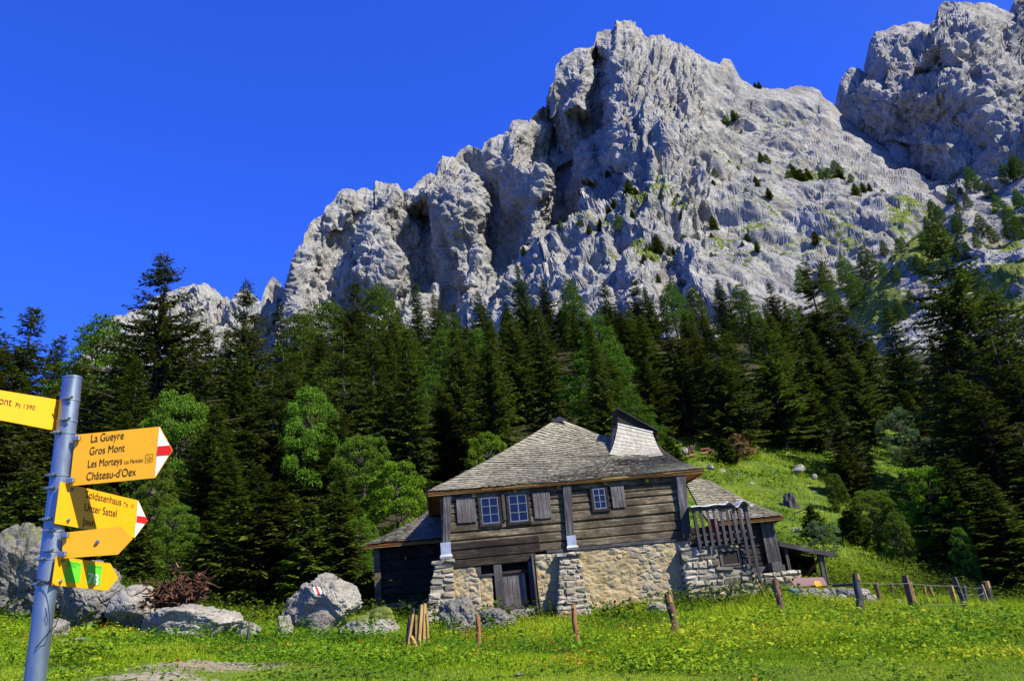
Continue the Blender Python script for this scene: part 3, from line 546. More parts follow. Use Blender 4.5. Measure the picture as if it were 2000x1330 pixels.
_cnt = 0
def put_tree(kind, x, y, z, h, label, group=None, wid=1., cat='tree', rz=None, idx=None):
    global _cnt
    _cnt += 1; ls = PROTO[kind]; pr = ls[(idx if idx is not None else _cnt * 7 + int(abs(x) * 3)) % len(ls)]
    if pr[4]:
        root = pr[0].copy(); C.objects.link(root)
        for ch in (pr[1], pr[2]):
            c_ = ch.copy(); C.objects.link(c_); c_.parent = root
    else: root = pr[0]; pr[4] = True
    s = h / pr[3]; root.location = (x, y, z); root.scale = (s * wid, s * wid, s); root.rotation_euler = (random.uniform(-.02, .02), random.uniform(-.02, .02), rz if rz is not None else random.random() * 6.283)
    root['label'] = label; root['category'] = cat
    if group: root['group'] = group
    return root
TREES = []       # (kind, px, py_top, Y, width, label)
def T(kind, px, py, Y, w=1., label=None): TREES.append((kind, px, py, Y, w, label))
# skyline and other trees one can pick out in the photograph
T('S', -15, 560, 58, 1.1, 'dark spruce cut off by the left edge of the photo, highest at that edge')
T('S', 60, 588, 56, 1.25, 'broad dark spruce above the upper yellow sign, against the sky')
T('N', 105, 650, 78, 1., 'slim spruce tip just right of the broad spruce above the signpost')
T('N', 130, 645, 95, .9, 'bluish slender spruce tip between the broad spruce and the round green pine')
T('P', 195, 620, 80, 1.2, 'round topped green pine against the sky left of the tallest spruce')
T('S', 160, 690, 66, 1.2, 'green spruce below and left of the round topped pine by the signpost')
T('B', 322, 493, 56, .98, 'tallest spruce on the left, its ragged top standing alone against the sky')
T('S', 385, 655, 80, 1., 'dark spruce in front of the small pale far peak')
T('B', 487, 545, 66, .78, 'tiered dark spruce right of the small far peak, second tallest on the left')
T('N', 440, 640, 90, 1., 'slender spruce half hidden left of the tiered dark spruce')
T('N', 548, 590, 125, .9, 'thin spruce silhouetted on the pale cliff corner at its left foot')
T('P', 597, 612, 95, 1.1, 'green stone pine below the left corner of the cliff')
T('P', 640, 592, 110, 1.2, 'stone pine between the cliff corner and the big brown green spruce')
T('S', 683, 545, 92, 1.15, 'big brown green spruce overtopping the forest left of centre')
T('P', 735, 560, 120, 1.1, 'bright stone pine directly right of the big brown green spruce')
T('S', 775, 600, 130, 1.1, 'spruce in the dip right of the bright stone pine')
T('N', 812, 550, 140, 1.1, 'pointed spruce under the dark triangular rock buttress')
T('S', 850, 572, 135, 1., 'spruce with brownish crown right of the pointed one under the buttress')
T('N', 887, 588, 150, 1., 'small pointed spruce in the low dip of the forest skyline')
T('P', 880, 612, 118, 1.15, 'round bright green stone pine in the low dip of the skyline')
T('S', 940, 565, 150, 1., 'dark spruce at the left end of the central skyline rise')
T('S', 1012, 512, 140, .9, 'tallest spruce of the central skyline, under the foot of the dark wall')
T('S', 1062, 545, 150, 1.05, 'spruce just right of the tallest central one')
T('P', 1112, 548, 150, 1.1, 'pine crown in front of the pale boulder slope')
T('S', 1178, 545, 150, 1., 'dark spruce left of the twin tops above the chalet roof')
T('S', 1235, 540, 148, 1., 'twin topped looking dark spruce above the chalet chimney')
T('N', 1262, 555, 145, 1., 'narrow spruce pressed against the dark spruce above the chimney')
T('P', 1305, 552, 155, 1.1, 'stone pine above and right of the chimney, on the skyline')
T('P', 1350, 560, 160, 1., 'small stone pine on the skyline before the grey rock step')
T('S', 1398, 545, 150, 1., 'dark spruce rising before the pale rock step')
T('P', 1440, 560, 140, 1.1, 'wide stone pine right of the pale rock step')
T('S', 1500, 548, 125, 1., 'spruce left of the tall brown green spruce on the right')
T('S', 1568, 505, 100, 1.2, 'tall brown green spruce at the start of the right forest')
SPUR = [(1575, 545, 68, 'leaning stone pine at the lower left of the clump on the spur'), (1612, 520, 66, 'stone pine high on the rocky spur at right, left of the clump'), (1655, 520, 82, 'upper stone pine in the clump on the rocky spur'), (1680, 600, 100, 'dark stone pine in the middle of the clump on the spur'), (1706, 530, 104, 'tallest stone pine of the clump on the rocky spur'), (1738, 480, 34, 'lone small stone pine right of the clump on the spur'), (1632, 590, 90, 'lowest stone pine of the clump on the rocky spur'), (1718, 590, 80, 'stone pine at the lower right of the clump on the spur')]
T('B', 1822, 436, 58, 1.1, 'very large ragged spruce at right with open top and hanging branches')
T('S', 1650, 590, 95, 1.2, 'broad dark spruce below the clump on the rocky spur')
T('S', 1725, 600, 85, 1.1, 'dark spruce left of the very large ragged one')
T('B', 1925, 560, 50, 1.1, 'second ragged spruce filling the upper right edge')
T('B', 2010, 600, 46, 1., 'spruce cut off by the right edge')
T('S', 1900, 740, 43, 1.2, 'dark hanging spruce below the ragged pair at right')
T('S', 1985, 820, 40, 1.1, 'lower dark spruce against the right edge behind the fence')
T('S', 1770, 760, 75, 1.1, 'dark spruce above the small sunlit glade at right')
T('S', 1580, 640, 92, 1.2, 'dark spruce standing behind the hillside meadow, left of the glade')
T('S', 1500, 615, 92, 1.25, 'dark layered spruce over the hillside meadow')
T('S', 1415, 640, 95, 1.15, 'dark spruce above the pale shrub on the meadow edge')
T('S', 1340, 640, 95, 1.15, 'dark spruce behind the log pile of the hillside')
T('N', 1665, 690, 88, 1.1, 'slim dark spruce above the leafy tree right of the meadow')
# leafy trees and young conifers near the chalet
T('D', 352, 770, 46, .62, 'big sunlit leafy tree right behind the yellow signs')
T('D', 600, 765, 50, .62, 'pale green leafy tree with red tinged crown at centre left')
T('S', 535, 735, 50, 1.1, 'bright green spruce between the two big leafy trees')
T('S', 455, 880, 41, 1.15, 'spruce with drooping fresh sprays above the uprooted stump')
T('S', 505, 905, 38, 1.2, 'spruce whose low branches hang over the rock with the painted mark')
T('D', 705, 850, 44, .75, 'leafy tree of mid green left of the bright one by the roof')
T('L', 770, 905, 40, 1., 'yellow green leafy tree beside the left end of the roof')
T('S', 425, 790, 45, 1.2, 'spruce between the largest sign arrow and the bright green spruce')
T('S', 250, 800, 46, 1.2, 'dark spruce behind the largest yellow arrow')
T('S', 660, 800, 50, 1.1, 'spruce right of the pale green leafy tree')
T('S', 770, 780, 56, 1.1, 'spruce above the yellow green leafy tree by the roof')
T('S', 870, 760, 58, 1.1, 'spruce above the left slope of the big roof')
T('S', 665, 905, 39, 1.0, 'young spruce with bushy sprays left of the low wing')
T('D', 300, 900, 38, .7, 'dark leafy bush tree behind the long grey boulder')
T('L', 952, 848, 46, .8, 'bright green leafy crown showing above the left slope of the roof')
T('L', 1105, 742, 72, 1.1, 'light green tree in the gap of the forest above the roof peak')
T('P', 840, 735, 66, 1., 'green pine low in the forest above the left roof slope')
T('W', 1448, 790, 74, 1., 'pale grey green shrub tree at the shaded top of the hillside meadow')
T('Y', 1302, 850, 56, 1., 'young spruce peeping out right of the chimney')
T('Y', 1413, 862, 60, 1.3, 'small dense spruce on the hillside beside the brown branch heap')
T('Y', 1580, 985, 43, 1.0, 'small thin spruce at the foot of the hillside meadow')
T('S', 1622, 770, 60, .9, 'young bright tipped spruce right of the hillside meadow')
T('D', 1690, 955, 44, 1.0, 'wide leafy tree behind the open lean-to')
T('L', 1665, 850, 62, .8, 'bright young leafy tree above the wide one by the lean-to')
T('D', 1742, 1000, 41, .6, 'shaded leafy bush tree behind the stone heap')
T('L', 1800, 915, 42, .72, 'vivid green maple at right before the dark spruces')
T('W', 1745, 800, 72, .8, 'pale bush at the left edge of the small glade')
T('S', 1258, 700, 66, 1.1, 'dark spruce rising directly above the chimney lid')
T('S', 1330, 720, 72, 1.1, 'dark spruce behind the log pile, in the shade')
T('S', 1385, 700, 76, 1.1, 'shaded spruce between the log pile and the pale shrub')
T('S', 1500, 730, 72, 1.1, 'shaded spruce right of the pale shrub at the meadow edge')
T('N', 1555, 700, 70, 1.2, 'dark spruce at the upper right corner of the hillside meadow')
T('S', 1180, 690, 62, 1.1, 'spruce rising over the sagging ridge of the chalet roof')
T('P', 1225, 760, 58, 1., 'pine low behind the chimney')
T('D', 1625, 925, 52, .6, 'small leafy tree at the right edge of the hillside meadow')
T('Y', 1655, 1015, 44, 1.2, 'young spruce under the wide leafy tree by the lean-to')
T('W', 1612, 1075, 38, .9, 'low pale shrub just behind the lean-to')
T('S', 405, 640, 74, 1.3, 'dark spruce filling the gap right of the tallest left spruce')
T('S', 250, 650, 70, 1.3, 'dark spruce left of and behind the tallest left spruce')
T('S', 1855, 720, 47, 1.4, 'dark spruce in front of the very large ragged one')
T('S', 1965, 700, 44, 1.3, 'dark spruce below the tree cut off by the right edge')
T('S', 1845, 880, 41, 1.3, 'low dark spruce right of the vivid green maple')
T('S', 1925, 930, 38, 1.3, 'low dark spruce behind the last grey fence posts')
T('S', 1765, 860, 48, 1.2, 'dark spruce between the small glade and the vivid maple')
T('S', 1640, 860, 56, 1.2, 'dark spruce right of the young bright tipped spruce')
T('S', 1215, 608, 104, 1.2, 'spruce in the middle of the forest straight above the roof dip')
T('N', 1248, 622, 94, 1.2, 'slender spruce in mid forest straight above the chimney')
T('P', 1185, 650, 88, .9, 'stone pine in mid forest above the roof peak')
T('M', 470, 965, 33, 1.5, 'low spruce with branches to the ground left of the painted boulder')
T('M', 538, 935, 33, 1.5, 'low spruce standing right behind the painted boulder')
T('M', 600, 975, 32, 1.4, 'low bushy spruce above the rounded grey rock')
T('M', 655, 965, 33, 1.5, 'low spruce right of the painted boulder, before the dark wing')
T('M', 408, 1010, 33, 1.5, 'low spruce behind the uprooted stump, right half')
T('D', 345, 985, 36, .9, 'leafy bush tree directly above the uprooted stump')
T('D', 700, 1010, 36, .8, 'leafy bush at the left end of the low wing roof')
T('M', 275, 1010, 34, 1.5, 'low dark spruce behind the smooth sloping boulder')
T('M', 205, 940, 38, 1.4, 'low spruce seen between the yellow arrows and boulders')
T('M', 60, 915, 40, 1.4, 'low spruce above the big cracked boulder at the left edge')
T('M', 130, 985, 36, 1.4, 'low spruce behind the pole foot')
T('D', 1868, 1030, 38, .5, 'green leafy bush in the shade behind the grey fence posts')
def ordn(n): return ['first', 'second', 'third', 'fourth', 'fifth', 'sixth', 'seventh', 'eighth', 'ninth', 'tenth', 'eleventh', 'twelfth', 'thirteenth', 'fourteenth', 'fifteenth', 'sixteenth', 'seventeenth', 'eighteenth', 'nineteenth', 'twentieth', 'twenty-first', 'twenty-second', 'twenty-third', 'twenty-fourth', 'twenty-fifth', 'twenty-sixth', 'twenty-seventh', 'twenty-eighth', 'twenty-ninth', 'thirtieth'][n] if n < 30 else '%dth' % (n + 1)
KN = {'S': 'spruce', 'N': 'narrow spruce', 'B': 'ragged spruce', 'P': 'stone pine', 'D': 'leafy tree', 'L': 'bright leafy tree', 'W': 'pale shrub', 'Y': 'young spruce', 'M': 'small spruce'}
GR = {'S': 'spruces of the forest', 'N': 'spruces of the forest', 'B': 'spruces of the forest', 'P': 'stone pines of the forest', 'D': 'leafy trees near the chalet', 'L': 'leafy trees near the chalet', 'W': 'leafy trees near the chalet', 'Y': 'young spruces on the hillside', 'M': 'small trees on the cliffs'}
placed = []
for kd, px, py, Y, wd, lb in TREES:
    top = P(px, py, Y); z0 = g1(top[0], Y); h = top[2] - z0

    h = max(h, 2.); put_tree(kd, top[0], Y, z0 - .1, h, lb, GR[kd], wd * (max(1., (PROTO[kd][0][3] / h) ** .5) if kd in 'SNP' else 1)); placed.append((top[0], Y))
# the rest of the forest: fill the slope behind with trees that stay under the skyline seen in the photograph
SKY = [(-60, 640), (60, 690), (130, 740), (200, 700), (260, 660), (330, 640), (400, 700), (470, 680), (560, 680), (640, 640), (700, 620), (800, 620), (900, 640), (960, 620), (1020, 590), (1100, 590), (1200, 600), (1300, 600), (1400, 610), (1500, 600), (1560, 580), (1640, 620), (1700, 640), (1760, 680), (1850, 640), (1950, 660), (2060, 640)]
rows = [(48, 5.5), (55, 5.5), (62, 6), (70, 6.5), (79, 7), (92, 8), (108, 9.5), (126, 10.5), (146, 11.5), (168, 13), (192, 14), (216, 15)]
nfill = 0
for ri, (Yr, spc) in enumerate(rows):
    x = P(-80, 700, Yr)[0] + random.uniform(0, spc); row = []
    while x < P(2080, 700, Yr)[0]:
        xx, yy = x + random.uniform(-.3, .3) * spc, Yr + random.uniform(-.35, .35) * (spc + 2); x += spc * random.uniform(.85, 1.15); z0 = g1(xx, yy); bx, by = proj((xx, yy, z0))
        if in_clearing(bx, by) or (yy < 50 and 560 < bx < 1700) or (yy < 52 and 1050 < bx < 1420): continue
        if min(math.hypot(xx - a, yy - b) for a, b in placed) < spc * .42: continue
        kd = random.choices('SNPD', (6, 4.5, 1.2, 0))[0]; h = {'S': random.uniform(14, 22), 'N': random.uniform(13, 20), 'P': random.uniform(10, 15), 'D': random.uniform(8, 11)}[kd]
        if kd == 'P' and in_clearing(bx, by + 70): kd = 'S'; h = random.uniform(13, 18)
        lim = np.interp(bx, *zip(*SKY))
        for _ in range(14):
            tx, ty = proj((xx, yy, z0 + h))
            if ty > lim: break
            h *= .92
        if h < 6.5: continue
        row.append((xx, yy, z0, h, kd)); placed.append((xx, yy))
    row.sort(); cnt = {}
    for xx, yy, z0, h, kd in row:
        c_ = cnt[kd] = cnt.get(kd, 0) + 1; nfill += 1
        put_tree(kd, xx, yy, z0 - .15, h, '%s in forest, %s from left of its kind in %s row uphill' % (KN[kd], ordn(c_ - 1), ordn(ri)), GR[kd] if kd != 'D' else 'leafy trees in the forest', (1.1 if kd == 'S' else 1.) * (20 / h) ** .35 if kd in 'SN' else 1.1)
# trees on the rocky spur, cliffs and ledges
def on_rock(B, px, py, lx0, X, Yp):
    d = (X - px) ** 2 + (Yp - py) ** 2; i = np.unravel_index(np.argmin(d), d.shape); return B[i]
for px, py, hp, lb in SPUR:
    q = on_rock(mainB[0], px, py, 0, mainB[1], mainB[2]); h = hp / F * np.linalg.norm(q - EYE) * 1.05; put_tree('P', q[0], q[1], q[2] - h * .05, h, lb, 'stone pines on the rocky spur', 1.0)
MTN = [(1090, 474, 22), (1105, 466, 26), (1113, 470, 20), (1140, 455, 20), (1168, 440, 26), (1180, 432, 20), (1190, 420, 22), (1215, 458, 36), (1220, 395, 22), (1232, 385, 30), (1240, 378, 22), (1282, 465, 32), (1270, 470, 24), (1305, 462, 28), (1325, 452, 24), (1352, 440, 34), (1360, 432, 26), (1397, 415, 28), (1394, 452, 20), (1486, 165, 14), (1478, 160, 10), (1412, 222, 20), (1425, 222, 24), (1438, 220, 22), (1446, 216, 16), (1390, 320, 12), (1424, 335, 18), (1444, 332, 10), (1487, 322, 24), (1500, 324, 22), (1545, 356, 26), (1556, 350, 34), (1568, 358, 30), (1580, 352, 26), (1605, 366, 22), (1620, 368, 26), (1635, 366, 36), (1642, 368, 24), (1665, 378, 18), (1688, 385, 18), (1692, 345, 14), (1725, 396, 16), (1495, 408, 22), (1475, 430, 20), (1474, 380, 16), (1010, 560, 26), (1048, 520, 18), (1052, 498, 16), (1290, 420, 16), (1392, 520, 20), (1545, 325, 10), (1700, 380, 16), (1240, 440, 18), (1452, 245, 10), (1322, 275, 10), (1205, 412, 20), (1370, 470, 20), (1338, 475, 18)]
names = ['on the spur crest below the dark wall', 'on a grassy ledge of the pale slope', 'on the open slab below the summit ridge']
_r = random.Random(12)
while len(MTN) < 84:
    a_, b_ = _r.uniform(1150, 1790), _r.uniform(290, 560)
    if b_ > 300 + abs(a_ - 1400) * .22 and all(abs(a_ - m_[0]) + abs(b_ - m_[1]) > 14 for m_ in MTN): MTN.append((int(a_), int(b_), _r.choice([9, 12, 15, 20, 26])))
MTN.sort(); cn = {}
for px, py, hp in MTN:
    q = on_rock(mainB[0], px, py, 0, mainB[1], mainB[2]); h = hp / F * np.linalg.norm(q - EYE) * 1.15; nm = names[0] if px < 1260 else names[2] if (py < 300) else names[1]; cn[nm] = cn.get(nm, 0) + 1
    kd = 'M' if (px * 7) % 3 else 'P'; put_tree(kd, q[0], q[1], q[2] - h * .12, h, 'small %s %s, %s from the left' % ('spruce' if kd == 'M' else 'pine', nm, ordn(cn[nm] - 1)), 'small trees on the cliffs', 1.25)
HTN = [(1838, 440, 40), (1855, 445, 34), (1868, 460, 30), (1905, 372, 48), (1925, 440, 40), (1942, 452, 36), (1895, 462, 44), (1968, 358, 40), (1985, 352, 38), (1972, 452, 62), (1880, 425, 26), (1995, 350, 44), (1830, 470, 30), (1760, 560, 34), (1775, 590, 30), (1750, 620, 40), (1860, 362, 16), (1800, 600, 26), (1870, 500, 34), (1850, 520, 30), (1890, 500, 36), (1915, 480, 30), (1820, 500, 34), (1800, 540, 40), (1780, 510, 26), (1745, 560, 36), (1950, 400, 34), (1935, 380, 30), (1860, 400, 28), (1845, 470, 40), (1990, 400, 36), (1890, 400, 30), (1765, 480, 20), (1880, 555, 34)]
HTN.sort()
for i_, (px, py, hp) in enumerate(HTN):
    q = on_rock(hillB[0], px, py, 0, hillB[1], hillB[2]); h = hp / F * np.linalg.norm(q - EYE) * 1.1
    put_tree('P', q[0], q[1], q[2] - h * .08, h, 'stone pine on the steep rocky hill at right, %s from the left there' % ordn(i_), 'stone pines on the rocky hill', 1.1)
for kd_, ls_ in PROTO.items():
    for pr_ in ls_:
        if not pr_[4]:
            for o_ in pr_[:3]: bpy.data.objects.remove(o_)
# ------------------------------------------------------------------ the chalet
A_ = P(868, 1092, 27.5); B_ = P(1347, 1052, 28.5); A_[2] = B_[2] = 3.96
U = B_ - A_; U[2] = 0; U = U / np.linalg.norm(U); Vv = np.array([-U[1], U[0], 0.]); O_ = A_; HW = float((B_ - A_) @ U)
def W(u, v, w): return O_ + U * u + Vv * v + np.array([0, 0, w])
def fp(px, py, off=0.):            # (u, w) of a photo point on the wall plane set back by off
    d = FW + (px - CX) / F * XC + (CY - py) / F * YC; t = ((O_ + Vv * off - EYE) @ Vv) / (d @ Vv); q = EYE + d * t - O_; return float(q @ U), float(q[2])
HR_ = Matrix(((U[0], Vv[0], 0), (U[1], Vv[1], 0), (0, 0, 1)))
HM = np.array(HR_)
def hbox(mb, u0, u1, v0, v1, w0, w1, bev=.01, jit=0., rot=None):
    M_ = HM if rot is None else HM @ np.array(Matrix.Rotation(rot, 3, 'Y'))
    mb.box(W((u0 + u1) / 2, (v0 + v1) / 2, (w0 + w1) / 2), (abs(u1 - u0), abs(v1 - v0), abs(w1 - w0)), M_, bev=bev, jit=jit)
def logs(mb, u0, u1, v, w0, w1, n, th=.22, seed=1, proud=.03, axis='u'):
    r = random.Random(seed); h = (w1 - w0) / n; z = w0
    for i in range(n):
        hh = h * r.uniform(.78, 1.2) if i < n - 1 else w1 - z; p_ = r.uniform(0, proud); segs = 1 if r.random() < .6 else 2; a = u0
        for s_ in range(segs):
            b = u1 if s_ == segs - 1 else u0 + (u1 - u0) * r.uniform(.35, .7)
            if axis == 'u': hbox(mb, a, b - .004, v - p_ - r.uniform(0, .02), v + th, z + .008, z + hh - .008, .035, .006)
            else: hbox(mb, v - p_, v + th, a, b - .004, z + .006, z + hh - .006, .028, .004)
            a = b
        z += hh
EAVE_W = 2.42
ch = thing('chalet', 'old alpine chalet with stone base, dark log upper floor and grey shingle hip roof', 'house', tuple(O_ + [0, 0, -2])); LOC = np.array(ch.location)
def child(mb, name, mat, parent=ch, smooth=False, label=None):
    o = mb.build(name, mat, parent, smooth); p_ = parent
    while p_.parent: p_ = p_.parent
    o.location = -Vector(p_.location) if parent is p_ else (0, 0, 0)
    if label: o['label'] = label
    return o
DEP = 8.6
# log walls of the upper floor: front, sides, back
mb = MB(); logs(mb, .0, HW, .0, 0, 1.25, 4, seed=3); logs(mb, .0, HW, .012, 1.25, 2.36, 4, seed=9)
logs(mb, 0, DEP, -.0, 0, 2.36, 8, seed=5, axis='v'); logs(mb, 0, DEP, HW - .2, 0, 2.36, 8, seed=6, axis='v'); logs(mb, 0, HW, DEP, 0, 2.36, 8, seed=8)
child(mb, 'log_wall', MT['log'])
mb = MB(); hbox(mb, .15, 3.32, -.03, .2, -.02, .30, .03, .004); hbox(mb, .02, 3.30, -.05, .2, .30, .55, .03, .004); hbox(mb, fp(880, 1095)[0], fp(1046, 1090)[0], -.06, .2, -.30, -.03, .03, .004)
child(mb, 'sill_beam', MT['log_dark'], label='soot dark lowest beams over the door')
mb = MB(); hbox(mb, 3.5, HW - .1, -.06, .1, -.10, .02, .02, .004); child(mb, 'sill_beam', MT['greywood_h'], label='grey weathered beam on top of the stone wall')
# corner and middle posts with tin caps
for (a, b, c_, d_) in (((867, 975), (883, 975), (865, 1062), (880, 1062)), ((1101, 962), (1118, 962), (1106, 1045), (1121, 1045)), ((1323, 945), (1342, 945), (1333, 1050), (1350, 1050))):
    u0, w1 = fp(*a, -.12); u1, _ = fp(*b, -.12); u2, w0 = fp(*c_, -.12); u3, _ = fp(*d_, -.12); mb = MB(); w1 = 2.34
    mb.poly([W(u0, -.16, w1), W(u1, -.16, w1), W(u3, -.16, w0), W(u2, -.16, w0)], Vv * .17)
    child(mb, 'post', MT['greywood'])
for (a, b, h_) in (((860, 1060), (880, 1060), .55), ((1106, 1046), (1124, 1046), .48)):
    u0, w1 = fp(*a, -.15); u1, _ = fp(*b, -.15); mb = MB(); r0 = [(0, 0), (.0, -h_ * .7), (.05, -h_ * .86), (.02, -h_)]
    for (x0, z0), (x1, z1) in zip(r0[:-1], r0[1:]): mb.poly([W(u0 - x0, -.18 - x0, w1 + z0), W(u1 + x0, -.18 - x0, w1 + z0), W(u1 + x1, -.18 - x1, w1 + z1), W(u0 - x1, -.18 - x1, w1 + z1)], Vv * .04)
    child(mb, 'tin_cap', MT['tin'], label='pale sheet metal cap at the foot of a post')
def shutter(x0, y0, x1, y1):
    u0, w1 = fp(x0, y0); u1, w0 = fp(x1, y1); mb = MB(); n = 4
    for i in range(n): hbox(mb, u0 + (u1 - u0) * i / n + .004, u0 + (u1 - u0) * (i + 1) / n - .004, -.085, -.055, w0 + random.uniform(-.01, .01), w1, .004)
    hbox(mb, u0 + .03, u1 - .03, -.054, -.035, w1 - .2, w1 - .12, 0); hbox(mb, u0 + .03, u1 - .03, -.054, -.035, w0 + .1, w0 + .18, 0)
    child(mb, 'shutter', MT['shutter'])
shutter(890, 973, 931, 1019); shutter(1039, 963, 1078, 1011); shutter(1191, 952, 1223, 990)
for x0, y0, x1, y1, nx, ny in ((939, 974, 975, 1020, 2, 3), (993, 969, 1031, 1016, 2, 3), (1157, 956, 1184, 992, 2, 3)):
    u0, w1 = fp(x0, y0); u1, w0 = fp(x1, y1); uu = .012; fr = MB()
    for i in range(nx + 1): c_ = u0 + (u1 - u0) * i / nx; hbox(fr, c_ - .015, c_ + .015, -.075, -.045, w0 + .022, w1 - .022, 0)
    for i in range(ny + 1): c_ = w0 + (w1 - w0) * i / ny; t_ = .02 if i in (0, ny) else .011; hbox(fr, u0 - .022, u1 + .022, -.078, -.042, c_ - t_, c_ + t_, 0)
    f_ = child(fr, 'window', MT['frame']); g_ = MB(); hbox(g_, u0, u1, -.062, -.052, w0, w1, 0); go = g_.build('pane', MT['glass'], f_)
    ca = MB()
    for a, b in ((u0 - .11, u0 - .03), (u1 + .03, u1 + .11)): hbox(ca, a, b, -.09, -.03, w0 - .06, w1 + .06, .008)
    hbox(ca, u0 - .12, u1 + .12, -.095, -.03, w0 - .12, w0 - .035, .008)
    ca.build('window_casing', MT['log_dark'], f_)
u0, w1 = fp(977, 968); u1, w0 = fp(990, 1016); mb = MB(); hbox(mb, u0 + .02, u1 - .02, -.12, -.03, w0, w1 + .02, .01); child(mb, 'mullion_post', MT['greywood'])
# rubble stone wall, modelled in relief, with plaster
def relief_wall(name, P0, P1, z0, z1, th, mat, seed, amp=.05, smear=.3, step=.04, parent=ch, label=None, damp=None):
    """P0,P1: ends on plan; bumpy front with stones standing out of the mortar; closed at top and sides"""
    P0, P1 = np.array(P0, float), np.array(P1, float); L = np.linalg.norm(P1 - P0); a = (P1 - P0) / L; nrm = np.array([a[1], -a[0]]); nx, nz = int(L / step), int((z1 - z0) / step)
    s = np.linspace(0, L, nx); h = np.linspace(z0, z1, nz); S_, H_ = np.meshgrid(s, h); q = np.stack([S_.ravel(), H_.ravel(), np.full(S_.size, seed * 3.1)], 1)
    wq = q + .10 * np.stack([fbm(q * 3, 2, seed), fbm(q * 3, 2, seed + 1), q[:, 0] * 0], 1)
    f1, f2, idv = worley(wq * [3.0, 5.2, 1e-6] + [0, 0, seed], seed); st = np.clip((f2 - f1) / .28, 0, 1) ** .6; cover = np.clip(.5 + 1.6 * fbm(q * 1.3, 3, seed + 4) + smear * .6, 0, 1)
    dd = amp * (st * (1 - cover * .6) * (.6 + .8 * idv)) + .035 * fbm(q * 6, 3, seed + 7) + .03 * fbm(q * 1.5, 2, seed + 9); dd = dd.reshape(S_.shape)
    e = np.minimum(np.minimum(S_, L - S_), np.minimum(H_ - z0, z1 - H_)) ; dd = dd * np.clip(e / .05, .3, 1)
    X = P0[0] + a[0] * S_ + nrm[0] * dd; Y = P0[1] + a[1] * S_ + nrm[1] * dd; front = np.stack([X, Y, H_], -1).reshape(-1, 3)
    bk = np.array([[*(P0 - nrm * th), z0], [*(P1 - nrm * th), z0], [*(P1 - nrm * th), z1], [*(P0 - nrm * th), z1]]); n0 = len(front); g = np.arange(n0).reshape(nz, nx)
    V_ = np.concatenate([front, bk]); tr_ = []
    for ed, bi, bj in ((g[-1], n0 + 3, n0 + 2), (g[0], n0, n0 + 1), (g[:, 0], n0, n0 + 3), (g[:, -1], n0 + 1, n0 + 2)):
        for i_ in range(len(ed) - 1): tr_.append((ed[i_], ed[i_ + 1], bi if i_ < len(ed) / 2 else bj))
        m_ = -(-len(ed) // 2); tr_.append((ed[m_], bi, bj))
    vv = np.concatenate([np.clip(st * (1.15 - cover), 0, 1), np.full(4, .3)]); dp = np.concatenate([idv, np.zeros(4)])
    o = link_mesh(name, V_ - LOC if parent is ch else V_, [grid_faces(nz, nx), np.array(tr_)], mat, parent, False, attrs={'v': vv, 'damp': dp})
    if label: o['label'] = label
    return o
def pl(u, v): q = W(u, v, 0); return (q[0], q[1])

dl, dr = fp(962, 1140)[0], fp(1050, 1140)[0]; wl = fp(935, 1108)[0]
zb = O_[2]
relief_wall('stone_wall', pl(.05, 0), pl(wl, 0), zb - 2.75, zb - .28, .5, MT['plaster'], 3, label='plastered rubble wall left of the door')
relief_wall('stone_wall', pl(wl - .02, .01), pl(dl, .01), zb - 2.75, zb + fp(948, 1121)[1], .5, MT['plaster'], 13)
relief_wall('stone_wall', pl(dr, 0), pl(HW, 0), zb - 2.75, zb - .1, .5, MT['plaster'], 4, .055, .28, label='long plastered rubble wall right of the door')
relief_wall('stone_wall', pl(0, DEP), pl(0, 0), zb - 2.75, zb - .05, .4, MT['plaster'], 6); relief_wall('stone_wall', pl(HW, 0), pl(HW, DEP), zb - 2.75, zb - .05, .4, MT['plaster'], 7)
# buttresses and stone block: real courses of stones on a core
def stones(mb, att, fn, w0, w1, seed, course=(.09, .26), length=(.12, .5), tonef=None):
    r = random.Random(seed); w = w0
    while w < w1 - .05:
        h = r.uniform(*course); h = min(h, w1 - w); (u0, u1, v) = fn(w + h / 2); u = u0
        while u < u1 - .03:
            l = min(r.uniform(*length) * (1.3 if r.random() < .15 else 1), u1 - u)
            if u1 - u - l < .08: l = u1 - u
            n0 = sum(len(q) for q in mb.V); pr = r.uniform(.01, .08)
            c_ = W(u + l / 2, v - pr + .2, w + h / 2); M_ = HM @ np.array(Matrix.Rotation(r.uniform(-.05, .05), 3, 'Y'))
            mb.box(c_, (l - r.uniform(.012, .03), .4, h - r.uniform(.012, .028)), M_, bev=min(.06, h * .34) * r.uniform(.5, 1), jit=.016)
            cv = r.random(); dv = tonef(u + l / 2, w, r) if tonef else 0; att['v'] += [cv] * 24; att['damp'] += [dv] * 24; u += l
        w += h
